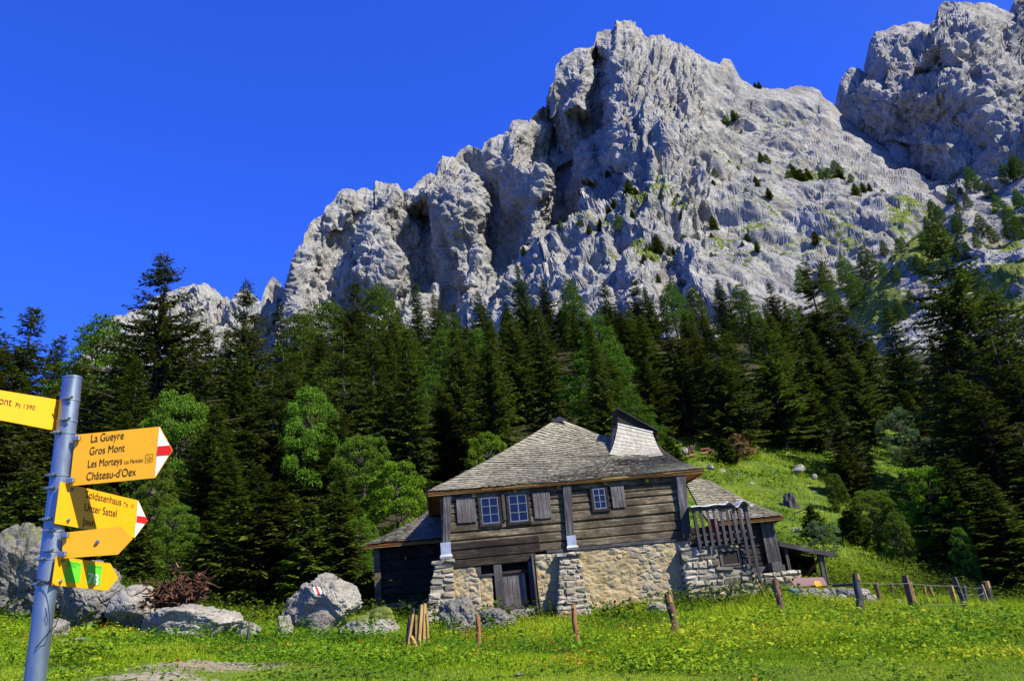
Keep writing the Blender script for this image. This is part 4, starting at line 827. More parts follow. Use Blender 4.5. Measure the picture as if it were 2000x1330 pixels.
def stone_obj(name, fn, w0, w1, seed, label=None, side=True, tonef=None, **kw):
    mb = MB(); at = {'v': [], 'damp': []}; stones(mb, at, fn, w0, w1, seed, tonef=tonef, **kw); n0 = mb.n
    # mortar core
    a0, a1, av = fn(w0); b0, b1, bv = fn(w1); e_ = .025
    mb.add([W(a0 + e_, av + .0, w0), W(a1 - e_, av + .0, w0), W(a1 - e_, max(.05, av + .6), w0), W(a0 + e_, max(.05, av + .6), w0), W(b0 + e_, bv + .0, w1 - .02), W(b1 - e_, bv + .0, w1 - .02), W(b1 - e_, max(.05, bv + .6), w1 - .02), W(b0 + e_, max(.05, bv + .6), w1 - .02)], [(0, 1, 5, 4), (1, 2, 6, 5), (2, 3, 7, 6), (3, 0, 4, 7), (4, 5, 6, 7)])
    o = child(mb, name, MT['stone'], label=label); at['v'] += [.45] * (mb.n - n0); at['damp'] += [0] * (mb.n - n0)
    for k_ in ('v', 'damp'): a_ = o.data.attributes.new(k_, 'FLOAT', 'POINT'); a_.data.foreach_set('value', np.array(at[k_], np.float32))
    return o
def lerp(a, b, t): return a + (b - a) * t
def butt(tl, tr, bl, br, vt, vb):
    ut0, wt = fp(*tl, vt); ut1, _ = fp(*tr, vt); ub0, wb = fp(*bl, vb); ub1, _ = fp(*br, vb)
    def fn(w):
        t = (w - wb) / (wt - wb); return lerp(ub0, ut0, t), lerp(ub1, ut1, t), lerp(vb, vt, t)
    return fn, wt
fn, wt = butt((848, 1103), (886, 1102), (828, 1220), (892, 1222), -.25, -.85); stone_obj('buttress', fn, -2.9, wt, 11, 'sloping stone buttress at the left corner'); fA = fn
mb = MB(); at = None
fn2, wt2 = butt((1092, 1088), (1131, 1084), (1088, 1195), (1153, 1190), -.2, -.75); stone_obj('buttress', fn2, -2.9, wt2, 12, 'sloping stone buttress right of the door')
for f_, w_, sd in ((fA, wt, 21), (fn2, wt2, 22)):
    a, b, v_ = f_(w_); stone_obj('cap_stone', lambda w, a=a, b=b, v_=v_: (a - .10, b + .07, v_ - .1), w_, w_ + .14, sd, course=(.14, .15), length=(.25, .5))
# right stone block carrying the slatted balcony
k0 = fp(1341, 1150, -.35)[0]; k1 = fp(1474, 1130, -.35)[0]; kt = fp(1400, 1062, -.35)[1]
uw0, ww1 = fp(1409, 1078, -.35); uw1, ww0 = fp(1444, 1099, -.35)
def blk(w): return (k0, k1, -.35)
blk_tone = lambda u, w, r: max(0, min(.92, .3 + (u - k0 - 1.0) * .45 - abs(w + 1.0) * .5 + r.uniform(-.25, .35))) if w > -1.7 else .1 * r.random()  # stones darker towards the right end and mid height, with random spread
stone_obj('stone_block', blk, -2.8, ww0 - .06, 14, 'projecting stone block under the slatted balcony', tonef=blk_tone, course=(.16, .32), length=(.22, .65))
stone_obj('stone_block', lambda w: (k0, uw0 - .12, -.35), ww0 - .06, kt, 15, tonef=blk_tone); stone_obj('stone_block', lambda w: (uw1 + .12, k1, -.35), ww0 - .06, kt, 16, tonef=lambda u, w, r: .9); stone_obj('stone_block', lambda w: (uw0 - .12, uw1 + .12, -.35), ww1 + .06, kt, 17, tonef=lambda u, w, r: .85 * r.random(), course=(.12, .2))
mb = MB()
for a, b, c_, d_ in ((uw0 - .1, uw0, ww0 - .06, ww1 + .06), (uw1, uw1 + .1, ww0 - .06, ww1 + .06)): hbox(mb, a, b, -.37, -.15, c_, d_, .01)
hbox(mb, uw0, uw1, -.38, -.15, ww0 - .07, ww0 - .005, .01); hbox(mb, uw0, uw1, -.38, -.15, ww1 + .005, ww1 + .06, .01); f_ = child(mb, 'cellar_window', MT['shutter']); g_ = MB(); hbox(g_, uw0, uw1, -.335, -.31, ww0, ww1, 0); g_.build('opening_shade', MT['dark'], f_)  # dark sheet laid on the core as the painted shade of an opening
mb = MB(); hbox(mb, k0 + .02, k1 - .02, -.30, 1.2, -2.8, kt - .05, 0); core = child(mb, 'rubble_core', MT['stone'])
# small opening left of the door; a dark sheet paints its shaded inside
u0, w1 = fp(937, 1101); u1, w0 = fp(960, 1119); mb = MB(); hbox(mb, u0 - .12, u0 + .02, -.03, .2, w0 - .02, w1 + .05, .01); hbox(mb, u0 - .12, u1 + .1, -.05, .2, w0 - .09, w0 - .02, .01); f_ = child(mb, 'small_opening', MT['greywood_h']); g_ = MB(); hbox(g_, u0, u1 + .1, .3, .32, w0 - .1, w1 + .1, 0); g_.build('inside_shade_sheet', MT['dark'], f_)
# door
u0, w1 = fp(981, 1122, .12); u1, w0 = fp(1032, 1187, .12); mb = MB(); n = 5
for i in range(n): hbox(mb, u0 + (u1 - u0) * i / n + .004, u0 + (u1 - u0) * (i + 1) / n - .004, .10, .14, w0, w1 - random.uniform(0, .02), .004)
dr_ = child(mb, 'door', MT['shutter'], label='grey plank stable door'); mb = MB(); hbox(mb, u0 - .05, u1 + .1, .085, .10, w0 + .02, w0 + .13, .005); mb.build('ledge_board', MT['greywood_h'], dr_); mb = MB(); hbox(mb, u0 - .06, u1 + .15, .5, .52, w0, w1 + .5, 0); mb.build('inside_shade_sheet', MT['dark'], dr_)  # dark board set behind the leaf, its colour standing for the unlit room
mb = MB(); mb.tube([W(u0 - .02, .07, w1 - .05), W(u0 - .02, .06, w1 + .22), W(u0 + .04, .06, w1 + .22)], .012, 5); mb.build('latch', MT['wire'], dr_)
mb = MB(); a = fp(963, 1105)[0]; b = fp(979, 1105)[0]; hbox(mb, a, b, -.06, .3, -2.62, -.3, .015, .003); child(mb, 'door_post', MT['greywood'])
mb = MB(); a = fp(1031, 1110)[0]; hbox(mb, a + .02, a + .13, -.05, .3, -2.62, -.3, .015, .003); hbox(mb, a + .13, a + .20, -.26, .3, -2.7, -.1, .01, .003); child(mb, 'door_post', MT['greywood'])
mb = MB(); hbox(mb, b, a + .02, .05, .2, w1 + .0, w1 + .10, .01); child(mb, 'door_lintel', MT['log_dark'])
mb = MB(); a, wz = fp(995, 1191, -.2); b, _ = fp(1042, 1190, -.2); hbox(mb, a, b, -.45, .1, wz - .4, wz, .02, .006); child(mb, 'door_step', MT['boulder'])
# ---------------- roof
def shingle_face(name, S, rows, wid, mat, parent, seed=0, lift=.065, wob=0., label=None, base=True):
    """S(s,t): numpy -> points; t from eave to ridge; every shingle is a thin slab with a butt end"""
    r = np.random.default_rng(seed); Vs, Qs, vv, n0 = [], [], [], 0
    for i in range(rows):
        t0 = i / rows; L = np.linalg.norm(S(np.array([1.]), np.array([t0]))[0] - S(np.array([0.]), np.array([t0]))[0]); n = max(3, int(L / wid)); s = np.sort(np.clip((np.arange(n + 1) + r.normal(0, .12, n + 1)) / n, 0, 1)); s[0] = 0; s[-1] = 1
        a, b = s[:-1] + .0006, s[1:]; wv_ = wob * fbm(np.stack([a * 9, np.full(n, i * .35), a * 0], 1), 2, seed) / rows; tl = np.clip(t0 + wv_ + r.normal(0, .035, n) / rows, 0, 1); tu = np.minimum(t0 + 1.9 / rows, 1.0); tu = np.broadcast_to(tu, n)
        p0, p1, p2, p3 = S(a, tl), S(b, tl), S(b, tu), S(a, tu); nn = unit(np.cross(p1 - p0, p3 - p0)); nn = np.where(nn[:, 2:3] < 0, -nn, nn); lf = (lift * r.uniform(.85, 1.2, n))[:, None]
        Vs.append(np.stack([p0 + nn * (lf - .006), p1 + nn * (lf - .006), p1 + nn * (lf + .012), p0 + nn * (lf + .012), p2 + nn * .010, p3 + nn * .010], 1).reshape(-1, 3)); k_ = n0 + np.arange(n)[:, None] * 6
        Qs += [k_ + [0, 1, 2, 3], k_ + [3, 2, 4, 5]]; vv.append(np.repeat(np.clip(r.normal(.58, .17, n) + .12 * fbm(np.stack([a * 6, np.full(n, i * .2), a * 0], 1), 2, seed + 5) * 2, 0, 1), 6)); n0 += n * 6
    V_ = np.concatenate(Vs)
    p_ = parent
    while p_.parent: p_ = p_.parent
    o = link_mesh(name, V_ - np.array(p_.location), [np.concatenate(Qs)], mat, parent, attrs={'v': np.concatenate(vv)})
    if label: o['label'] = label
    if base:
        ss, tt = np.meshgrid(np.linspace(0, 1, 24), np.linspace(0, 1, 16)); q = S(ss.ravel(), tt.ravel()) - np.array(p_.location); g = grid_faces(16, 24)
        b_ = link_mesh('roof_boarding', np.concatenate([q - [0, 0, .02], q - [0, 0, .06]]), [np.concatenate([g, g + len(q)])], MT['soffit'], o)
    return o
def XY(u, v, w): return O_ + np.stack([U[0] * u + Vv[0] * v, U[1] * u + Vv[1] * v, w], -1)
uL, wL = fp(833, 957, -.22); uR, wR = fp(1377, 921, -.22); wE = (wL + wR) / 2
uA, wA = fp(1090, 818, 4.3); TP = [fp(x_, y_, v_) + (v_,) for x_, y_, v_ in ((1090, 818, 4.3), (1130, 833, 4.3), (1165, 847, 4.2), (1195, 855, 4.0), (1240, 860, 3.7), (1286, 872, 3.3))]
ts = np.array([0, .22, .42, .58, .80, 1.]); TPa = np.array(TP)
def front(s, t):
    s = np.asarray(s, float); t = np.asarray(t, float)
    eu = uL + (uR - uL) * s; ew = wE + .05 * np.sin(s * 3.1) * -1 + .0 * s; tu = np.interp(s, ts, TPa[:, 0]); tw = np.interp(s, ts, TPa[:, 1]); tv = np.interp(s, ts, TPa[:, 2])
    ex = .88 - .42 * np.clip((s - .60) / .40, 0, 1) ** 1.4; return XY(eu + (tu - eu) * t, -.22 + (tv + .22) * t, ew + (tw - ew) * (ex * t + (1 - ex) * t * t))
rf = shingle_face('roof', front, 34, .085, MT['shingle'], ch, 1, wob=.55, label='grey brown wooden shingle hip roof')
Ap = np.array([TP[0][0], 4.3, TP[0][1]]); Bp = np.array([TP[-1][0], 3.3, TP[-1][1]]); DB = DEP + .6
def left(s, t): s = np.asarray(s, float); v = DB - (DB + .22) * s; return XY(uL + (Ap[0] - uL) * t, v + (4.3 - v) * t, wE + (Ap[2] - wE) * (.86 * t + .14 * t * t))
def right(s, t): s = np.asarray(s, float); v = -.22 + (DB + .22) * s; tv_ = 3.3 + 1.5 * s; return XY(uR + (Bp[0] - uR) * t, v + (tv_ - v) * t, wE + (Bp[2] - wE) * (.46 * t + .54 * t * t))
def backf(s, t): s = np.asarray(s, float); u = uR + (uL - uR) * s; tu = Bp[0] + (Ap[0] - Bp[0]) * s; tz = Bp[2] + (Ap[2] - Bp[2]) * s; return XY(u + (tu - u) * t, DB + (4.8 - .5 * s - DB) * t, wE + (tz - wE) * t ** 1.3)
for nm_, f_ in (('left', left), ('right', right), ('back', backf)): shingle_face('roof_slope', f_, 22, .2, MT['shingle'], rf, 5)
mb = MB(); a = W(*[TP[0][0], 4.3, TP[0][1] + .03]); b = W(TP[1][0], 4.3, TP[1][1] + .03); c_ = W(Ap[0] - .35, 3.95, Ap[2] - .22)
mb.poly([c_, W(Ap[0] + .35, 3.95, Ap[2] - .2), W(Ap[0] + .1, 4.3, Ap[2] + .04), a], np.array([0, 0, .05])); mb.build('ridge_cap', MT['black'], rf).location = -Vector(ch.location)
# fascia, beam ends, soffits
mb = MB(); hbox(mb, uL + .03, uR - .02, -.20, -.14, wE - .13, wE - .005, .006); child(mb, 'eave_board', MT['fascia'])
mb = MB(); mb.poly([W(uL + .03, -.14, wE - .13), W(uL + .09, -.14, wE - .13), W(uL + .09, DB - .1, wE - .13), W(uL + .03, DB - .1, wE - .13)], (0, 0, .11)); child(mb, 'eave_board', MT['soffit'])
mb = MB(); mb.poly([W(uR - .08, -.14, wE - .14), W(uR - .02, -.14, wE - .14), W(uR - .02, DB - .1, wE - .14), W(uR - .08, DB - .1, wE - .14)], (0, 0, .11)); child(mb, 'eave_board', MT['soffit'], label='orange brown board under the right eave')
for x_, y_ in ((925, 961), (1006, 955), (1091, 947), (1181, 936), (1262, 929)):
    u_, _ = fp(x_, y_, -.1); mb = MB(); hbox(mb, u_ - .07, u_ + .07, -.13, .3, wE - .26, wE - .13, .01); child(mb, 'beam_end', MT['fascia'])
mb = MB(); hbox(mb, uL + .1, uR - .1, -.10, .0, 2.28, 2.30 + .02, 0); hbox(mb, uL + .1, .0, .01, DB - .2, wE - .10, wE - .07, 0); hbox(mb, HW, uR - .1, .01, DB - .2, wE - .10, wE - .07, 0); child(mb, 'soffit', MT['soffit'])
# wooden chimney: flared shingled hood with tilted black lid
cv = 2.35
(c0, cw0), (c1, cw1), (c2, cw2), (c3, cw3) = fp(1190, 888, cv - .3), fp(1296, 890, cv - .3), fp(1273, 845, cv + .45), fp(1207, 828, cv + .45)
wl_ = (cw2 + cw3) / 2
def chf(s, t):
    s = np.asarray(s, float); t = np.asarray(t, float); sag = .10 * np.sin(s * 3.14) * (1 - t); bl = XY(c0 + (c1 - c0) * s, (cv - .3) + 0 * s, cw0 + (cw1 - cw0) * s - sag); tp_ = XY(c3 + (c2 - c3) * s, cv + .45 + 0 * s, cw3 + (cw2 - cw3) * s)
    return bl + (tp_ - bl) * t[..., None] + np.stack([0 * s, 0 * s, -.22 * np.sin(t * 3.14) * (1 + .3 * s)], -1) * .6
cn_ = shingle_face('chimney', chf, 9, .075, MT['shingle_pale'], ch, 9, .03, base=False, label='flared wooden chimney clad in pale shingles')
def side(uu0, w0_, uu1, w1_):
    def f(s, t):
        s = np.asarray(s, float); t = np.asarray(t, float); v0 = cv - .3 + 1.9 * s; v1 = cv + .45 + .9 * s; return XY(uu0 + (uu1 - uu0) * t, v0 + (v1 - v0) * t, w0_ - .15 * s + (w1_ - w0_ + .15 * s) * t)
    return f
for f_ in (side(c0, cw0 - .2, c3, cw3), side(c1, cw1 - .35, c2, cw2)): shingle_face('side_cladding', f_, 9, .09, MT['shingle'], cn_, 4, .03, base=False)
mb = MB(); q0, q1 = W(c3 - .03, cv + .42, cw3 + .0), W(c2 + .03, cv + .42, cw2 + .0); mb.tube([q0, q1], .035, 5); d0 = (q1 - q0)
q2, q3 = W(c3 - .06, cv + .36, cw3 - .26), W(c2 - .02, cv + .36, cw2 - .26); mb.poly([q2, q3, q3 + [0, 0, -.05], q2 + [0, 0, -.05]], Vv * -.03); mb.build('trim_board', MT['tin'], cn_).location = -Vector(ch.location)
(l0, lw0), (l1, lw1) = fp(1205, 798, cv + .4), fp(1287, 843, cv + .4); mb = MB()
mb.poly([W(l0, cv + .38, lw0), W(l1, cv + .38, lw1), W(l1, cv + 1.5, lw1), W(l0, cv + 1.5, lw0)], (0, 0, .045)); lid = child(mb, 'chimney_lid', MT['black'], label='tilted black lid of the chimney')
mb = MB(); mb.poly([W(l0 + .03, cv + .5, lw0 - .01), W(l1 - .05, cv + .5, lw1 - .01), W(l1 - .02, cv + .5, lw1 - .3), W(c2 + .0, cv + .5, cw2 - .02), W(c3, cv + .5, cw3 - .02)], Vv * .9); mb.build('flue_shade_box', MT['dark'], lid)  # near-black filler added under the lid as painted shade
# ---------------- left wing, set back
def wing(name, eave_pts, ridge_pts, v0, v1, label, rows, extra=None):
    (eu0, ew), (eu1, _), (ru0, rw0), (ru1, rw1) = fp(*eave_pts[0], v0), fp(*eave_pts[1], v0), fp(*ridge_pts[0], v1), fp(*ridge_pts[1], v1)
    def f(s, t):
        s = np.asarray(s, float); t = np.asarray(t, float); eu = eu0 + (eu1 - eu0) * s; ru = ru0 + (ru1 - ru0) * s; rw = rw0 + (rw1 - rw0) * s
        return XY(eu + (ru - eu) * t, v0 + (v1 - v0) * t, ew + (rw - ew) * (.72 * t + .28 * t * t))
    return shingle_face(name, f, rows, .09, MT['shingle'], ch, 8, wob=.35, label=label), eu0, eu1, ew
o, e0, e1, ew = wing('wing_roof', ((708, 1066), (872, 1049)), ((858, 985), (905, 960)), 3.2, 6.2, 'shingled roof of the left wing', 26)
mb = MB(); hbox(mb, e0 + .03, e1, 3.22, 3.28, ew - .12, ew - .01, .005); child(mb, 'eave_board', MT['fascia'])
gL = fp(733, 1165, 4.0)[1]; gw = min(gL, -1.2)
mb = MB(); logs(mb, fp(733, 1100, 3.9)[0], 0.1, 3.9, gw + .15, ew - .05, 6, seed=31, proud=.04); logs(mb, 3.9, 8., fp(733, 1100, 3.9)[0], gw + .15, ew - .05, 6, seed=32, axis='v'); child(mb, 'wing_wall', MT['log_dark'], label='log wall of the left wing, shade put into its dark timber')  # timber tone darkened to carry the shade thrown by the main house
mb = MB(); a = fp(733, 1100, 3.9)[0]; hbox(mb, a - .05, a + .2, 3.75, 3.95, gw, ew, .01); child(mb, 'post', MT['log'])
relief_wall('stone_wall', pl(a - .1, 3.85), pl(.1, 3.85), zb + gw - .9, zb + gw + .15, .5, MT['plaster'], 41)
# ---------------- right wing
o, e0, e1, ew = wing('wing_roof', ((1385, 1022), (1531, 1000)), ((1330, 925), (1385, 938)), 2.4, 5.4, 'shingled roof of the right wing', 26)
mb = MB(); hbox(mb, e0, e1 - .02, 2.42, 2.48, ew - .12, ew - .01, .005); child(mb, 'eave_board', MT['fascia'])
mb = MB(); mb.poly([W(e1 - .07, 2.45, ew - .12), W(e1 - .01, 2.45, ew - .12), W(e1 - .01, 8., ew - .12), W(e1 - .07, 8., ew - .12)], (0, 0, .1)); child(mb, 'eave_board', MT['soffit'])
sl_ = fp(1508, 1090, 2.9); sx = fp(1460, 1090, 2.9)[0]; se = fp(1517, 1060, 2.9)[0]; wb = fp(1490, 1118, 2.9)[1]
mb = MB(); logs(mb, HW + .1, fp(1494, 1050, 2.9)[0], 2.95, wb, ew - .05, 8, seed=51, proud=.03); logs(mb, 2.9, 7.5, se - .2, wb, ew - .05, 8, seed=52, axis='v'); child(mb, 'wing_wall', MT['log_dark'], label='log wall of the right wing')
mb = MB(); a = fp(1490, 1050, 2.8)[0]
for i in range(5):
    t_ = i / 5; hbox(mb, a + (se - a) * t_ + .005, a + (se - a) * (i + 1) / 5 - .005, 2.78 + .01 * (i % 2), 2.84, wb + .02 + random.uniform(-.1, .05), ew - .1, .004)
child(mb, 'board_cladding', MT['greywood'], label='upright grey boards of the right wing')
mb = MB(); q_ = fp(1520, 1108, 2.5); hbox(mb, q_[0] - .35, q_[0] + .0, 2.2, 2.9, q_[1] - .16, q_[1] + .2, .02, .005); child(mb, 'beam_end', MT['greywood_h'])
mb = MB(); hbox(mb, HW + .3, se + .05, 2.70, 2.95, wb - .05, wb + .22, .02, .004); child(mb, 'sill_beam', MT['greywood_h'])
stone_obj('stone_base', lambda w: (k1 - .3, se + .35, 2.3 * .5 + .9), -3.2, wb - .04, 61, 'stone footing of the right wing', course=(.14, .28), length=(.2, .6))
# ---------------- slatted balcony
bl0, bw = fp(1352, 992, -.55); br0, _ = fp(1458, 985, -.55); wtp = bw; wbt = fp(1400, 1057, -.55)[1]
mb = MB(); hbox(mb, bl0, br0, -.50, -.44, wbt + .22, wbt + .30, .004); hbox(mb, bl0, br0, -.50, -.44, wtp - .1, wtp - .02, .004); hbox(mb, bl0 - .02, br0 + .1, -.5, 1.6, wbt - .02, wbt + .06, .01); bal = child(mb, 'balcony', MT['greywood_h'], label='open balcony of upright slats at the right corner')
for i in range(9):
    t_ = i / 8; uu = bl0 + .05 + (br0 - bl0 - .1) * t_; mb = MB(); lo = wbt - .1 - .08 * random.random() if i < 7 else wbt - .9; lo -= 0 if i < 8 else .5
    x_ = .05; hbox(mb, uu - x_, uu + x_, -.545, -.515, lo, wtp + random.uniform(-.02, .03), .004); mb.build('slat', MT['greywood'], bal)
for i in range(6):
    mb = MB(); vv_ = -.4 + i * .32; hbox(mb, br0 + .03, br0 + .055, vv_ - .045, vv_ + .045, wbt - .1, wtp, .003); mb.build('slat', MT['greywood'], bal)
for a_, b_, w_ in ((br0 - .05, br0 + .05, -2.4), (bl0 + .02, bl0 + .1, wbt - .3)): mb = MB(); hbox(mb, a_, b_, -.45, -.36, w_, wtp, .01); mb.build('post', MT['greywood'], bal)
# things lying on the balcony
n_ = 40; ss = np.linspace(0, 1, n_); hx = bl0 - .05 + (br0 - bl0 + .25) * ss; hz = wtp + .06 + np.where(ss > .55, .10 * np.sin((ss - .55) * 26) - .04, .015 * np.sin(ss * 20)); V_ = []
for v_ in (-.66, -.5, .2, .9): V_.append(XY(hx, np.full(n_, v_), hz + (.0 if v_ > -.6 else -.05)))
V_ = np.concatenate(V_); V2 = V_ + [0, 0, .008]; gf = grid_faces(4, n_); tg = link_mesh('tarpaulin', np.concatenate([V_, V2]), [np.concatenate([gf, gf + len(V_)])], MT['sheet']); tag(tg, 'crumpled whitish tarpaulin lying over the slatted balcony', 'tarpaulin')
mb = MB(); q_ = fp(1392, 1020, .1)[0]; r_ = fp(1405, 1020, .1)[0]; mb.poly([W(q_ - .05, .1, wbt + .06), W(r_ + .02, .12, wbt + .06), W(r_ - .02, .14, wtp - .35), W(q_ - .12, .1, wtp - .35)], Vv * .06); tag(mb.build('red_cloth', MT['redcloth']), 'red cloth hanging behind the balcony slats', 'cloth')
# ---------------- open lean-to at the right
ln = thing('lean_to', 'open wooden lean-to with sloping board roof right of the chalet', 'shed', tuple(W(10, 3.5, -2.3))); LL = np.array(ln.location)
(a0, aw0), (a1, aw1) = fp(1521, 1058, 3.2), fp(1628, 1080, 3.2); mb = MB(); q0, q1 = W(a0, 3.2, aw0) - LL, W(a1, 3.2, aw1) - LL
n_ = 9
for i in range(n_): v0_ = i * .33; mb.poly([q0 + Vv * v0_ + [0, 0, .03 * (i % 2)], q1 + Vv * v0_ + [0, 0, .03 * (i % 2) - random.uniform(0, .04)], q1 + Vv * (v0_ + .31) + [0, 0, .03 * (i % 2) + .05], q0 + Vv * (v0_ + .31) + [0, 0, .03 * (i % 2) + .05]], (0, 0, .035))
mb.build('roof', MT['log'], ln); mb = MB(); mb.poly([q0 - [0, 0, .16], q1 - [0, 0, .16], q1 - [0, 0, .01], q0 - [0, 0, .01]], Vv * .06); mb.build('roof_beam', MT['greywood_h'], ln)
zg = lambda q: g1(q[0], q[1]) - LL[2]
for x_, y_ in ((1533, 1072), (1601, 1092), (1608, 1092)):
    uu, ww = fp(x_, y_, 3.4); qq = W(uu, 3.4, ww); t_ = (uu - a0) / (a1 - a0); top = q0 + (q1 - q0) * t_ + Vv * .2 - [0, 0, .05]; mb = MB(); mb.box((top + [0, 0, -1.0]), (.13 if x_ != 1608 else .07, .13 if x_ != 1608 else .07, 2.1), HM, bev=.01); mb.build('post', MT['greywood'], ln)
mb = MB(); b0 = q0 + Vv * 2.8; b1 = q1 + Vv * 2.8; mb.poly([b0 - [0, 0, 2.8], b1 - [0, 0, 2.8], b1 + [0, 0, .3], b0 + [0, 0, .3]], Vv * .06); mb.build('back_wall', MT['log_dark'], ln); mb = MB(); mb.poly([q0 - [0, 0, .04] + Vv * .1, q1 - [0, 0, .04] + Vv * .1, b1 + [0, 0, .30], b0 + [0, 0, .30]], (0, 0, .03)); mb.build('roof_boarding', MT['log_dark'], ln); mb = MB(); mb.poly([q1 - [0, 0, 2.6] + Vv * 1.2 - U * .3, b1 - [0, 0, 2.6] - U * .3, b1 + [0, 0, .2] - U * .3, q1 + Vv * 1.2 + [0, 0, .0] - U * .3], U * .05); mb.build('side_wall', MT['log_dark'], ln)  # closed with added walls and boarding, dark timber painting the shaded interior
mb = MB(); mb.tube([q0 + (q1 - q0) * .78 + Vv * .3 - [0, 0, .25], q0 + (q1 - q0) * .45 + Vv * 1.4 - [0, 0, 1.5]], .06, 6); mb.build('brace', MT['soffit'], ln)
# ------------------------------------------------------------------ boulders and stones
import bmesh
def ico(sub):
    bm = bmesh.new(); bmesh.ops.create_icosphere(bm, subdivisions=sub, radius=1); V = np.array([v.co[:] for v in bm.verts]); Fc = np.array([[v.index for v in f.verts] for f in bm.faces]); bm.free(); return V, Fc
ICO = {k: ico(k) for k in (3, 4, 5, 6)}
def rock_shape(seed, sub=5, cuts=9, rough=1., tilt=.0):
    r = np.random.default_rng(seed); V, Fc = ICO[sub]; V = V * 1.0
    for _ in range(cuts):
        n = unit(r.normal(0, 1, 3) * [1, 1, .8]); d = r.uniform(.54, .84); h = V @ n - d; V = V - np.maximum(h, 0)[:, None] * n * .96
    N = unit(V); q = V + seed * 3.7; wv = q + .12 * fbm(q * 3, 2, seed)[:, None]; d = .10 * fbm(q * 1.7, 3, seed)
    for kk, (s_, am, ck) in enumerate(((.75, .15, .05), (.34, .09, .035), (.15, .045, .016), (.07, .018, .0))):
        d += rough * am * lin3(wv @ ROT[kk] / s_, seed + kk)
        if ck: v_, e_ = facets(wv / s_ / 1.3, seed + kk + 9); d += rough * ck * (np.clip(e_ / .08, 0, 1) - 1)
    d += .012 * rough * fbm(q * 14, 3, seed + 6); V = V + N * d[:, None]; return V / np.abs(V).max(0), Fc
def boulder(px0, py0, px1, py1, Y, seed, label, mat='boulder', name='boulder', cat='rock', group=None, moss=.0, sub=5, rough=1., depth=.8, bury=.3, lean=0., wet=None, cuts=9):
    cx = (px0 + px1) / 2; base = P(cx, py1, Y); top = P(cx, py0, Y); a = (px1 - px0) / 2 * np.linalg.norm(base - EYE) / F; hh = top[2] - base[2]; c = hh * (1 + bury) / 2
    V, Fc = rock_shape(seed, sub, cuts, rough); V = V * [a, a * depth, c]; V[:, 0] += lean * (V[:, 2])
    me_up = np.clip(V[:, 2] / c, -1, 1); g_ = moss * np.clip(me_up * 1.4 - .1, 0, 1) + .25 * moss
    o = link_mesh(name, V, [Fc], MT[mat], attrs={'grass': g_}); o.location = (base[0], base[1] + a * depth * .6, base[2] - hh * bury + c); o.rotation_euler = (0, 0, 0)
    return tag(o, label, cat, group)
GB = 'grey limestone boulders in the meadow'
boulder(-70, 1022, 96, 1215, 24, 5, 'big cracked grey boulder cut off by the left edge, behind the pole', 'boulder_dark', group=GB, moss=.35, sub=6, rough=1.3)
boulder(92, 1090, 215, 1218, 23.5, 8, 'long dark grey boulder directly right of the signpost foot', 'boulder_dark', group=GB, sub=6, rough=1.1)
boulder(198, 1140, 300, 1215, 23, 9, 'smooth sloping grey boulder between the pole and the uprooted stump', group=GB, rough=.5, cuts=6)
boulder(228, 1178, 446, 1272, 20.5, 46, 'long whitish boulder in front of the uprooted stump', group=GB, sub=6, rough=1.1, moss=.15, depth=.6)
boulder(412, 1186, 475, 1240, 21.5, 14, 'grey rock just right of the long whitish boulder', group=GB, moss=.2)
boulder(456, 1210, 504, 1238, 20.5, 15, 'small pale rock behind the short grey stick', group=GB)
boulder(536, 1198, 568, 1242, 20.5, 16, 'small pointed rock left of the boulder with the painted mark', group=GB)
pk = boulder(550, 1128, 700, 1236, 22.5, 45, 'large pale grey boulder with a red and white painted trail mark', group=GB, sub=6, rough=1.2, lean=-.1)
boulder(598, 1116, 656, 1160, 23.6, 19, 'rounded grey rock behind the boulder with the painted mark', group=GB)
boulder(600, 1190, 650, 1240, 21.3, 20, 'block leaning on the foot of the boulder with the painted mark', 'boulder_dark', group=GB)
boulder(655, 1182, 788, 1262, 21.0, 22, 'moss topped boulder between the painted one and the new stakes', group=GB, moss=.75, sub=6)
boulder(868, 1160, 945, 1252, 24.2, 25, 'tall dark grey boulder leaning at the front of the chalet', 'boulder_dark', group=GB, sub=6, rough=1.3, lean=-.25)
boulder(925, 1185, 1014, 1236, 24.6, 26, 'low grey boulder before the stable door', 'boulder_dark', group=GB, sub=6, rough=1.2, moss=.2)
boulder(92, 1238, 158, 1276, 18.5, 28, 'pale low rock in the grass right of the pole', group=GB, rough=.9)
boulder(70, 1200, 120, 1250, 20.0, 29, 'rough pale rock half hidden by the pole foot', group=GB)
boulder(1264, 1172, 1306, 1196, 25.2, 30, 'small flat stone in the grass before the long plastered wall', group=GB, moss=.2)
boulder(1690, 1158, 1725, 1192, 26, 31, 'rock at the right end of the tumbled wall', group=GB); boulder(1752, 1166, 1776, 1196, 26, 32, 'rock left of the square brown fence post', group=GB); boulder(1792, 1168, 1812, 1186, 28, 33, 'small rock behind the fence at right', group=GB)
boulder(1396, 912, 1432, 936, 58, 34, 'grey rock under the small dense spruce on the hillside', group=GB, sub=4); boulder(1545, 905, 1578, 922, 60, 35, 'pale rock at the top edge of the hillside meadow', group=GB, sub=4); boulder(1332, 872, 1345, 884, 60, 36, 'small rock left of the log pile on the hillside', group=GB, sub=3); boulder(1586, 924, 1598, 936, 58, 37, 'tiny rock near the right edge of the hillside meadow', group=GB, sub=3); boulder(1382, 905, 1398, 914, 58, 38, 'small pale stone above the right wing roof', group=GB, sub=3); boulder(1545, 1028, 1566, 1042, 45, 39, 'stone low on the hillside meadow beside the thin spruce', group=GB, sub=3)
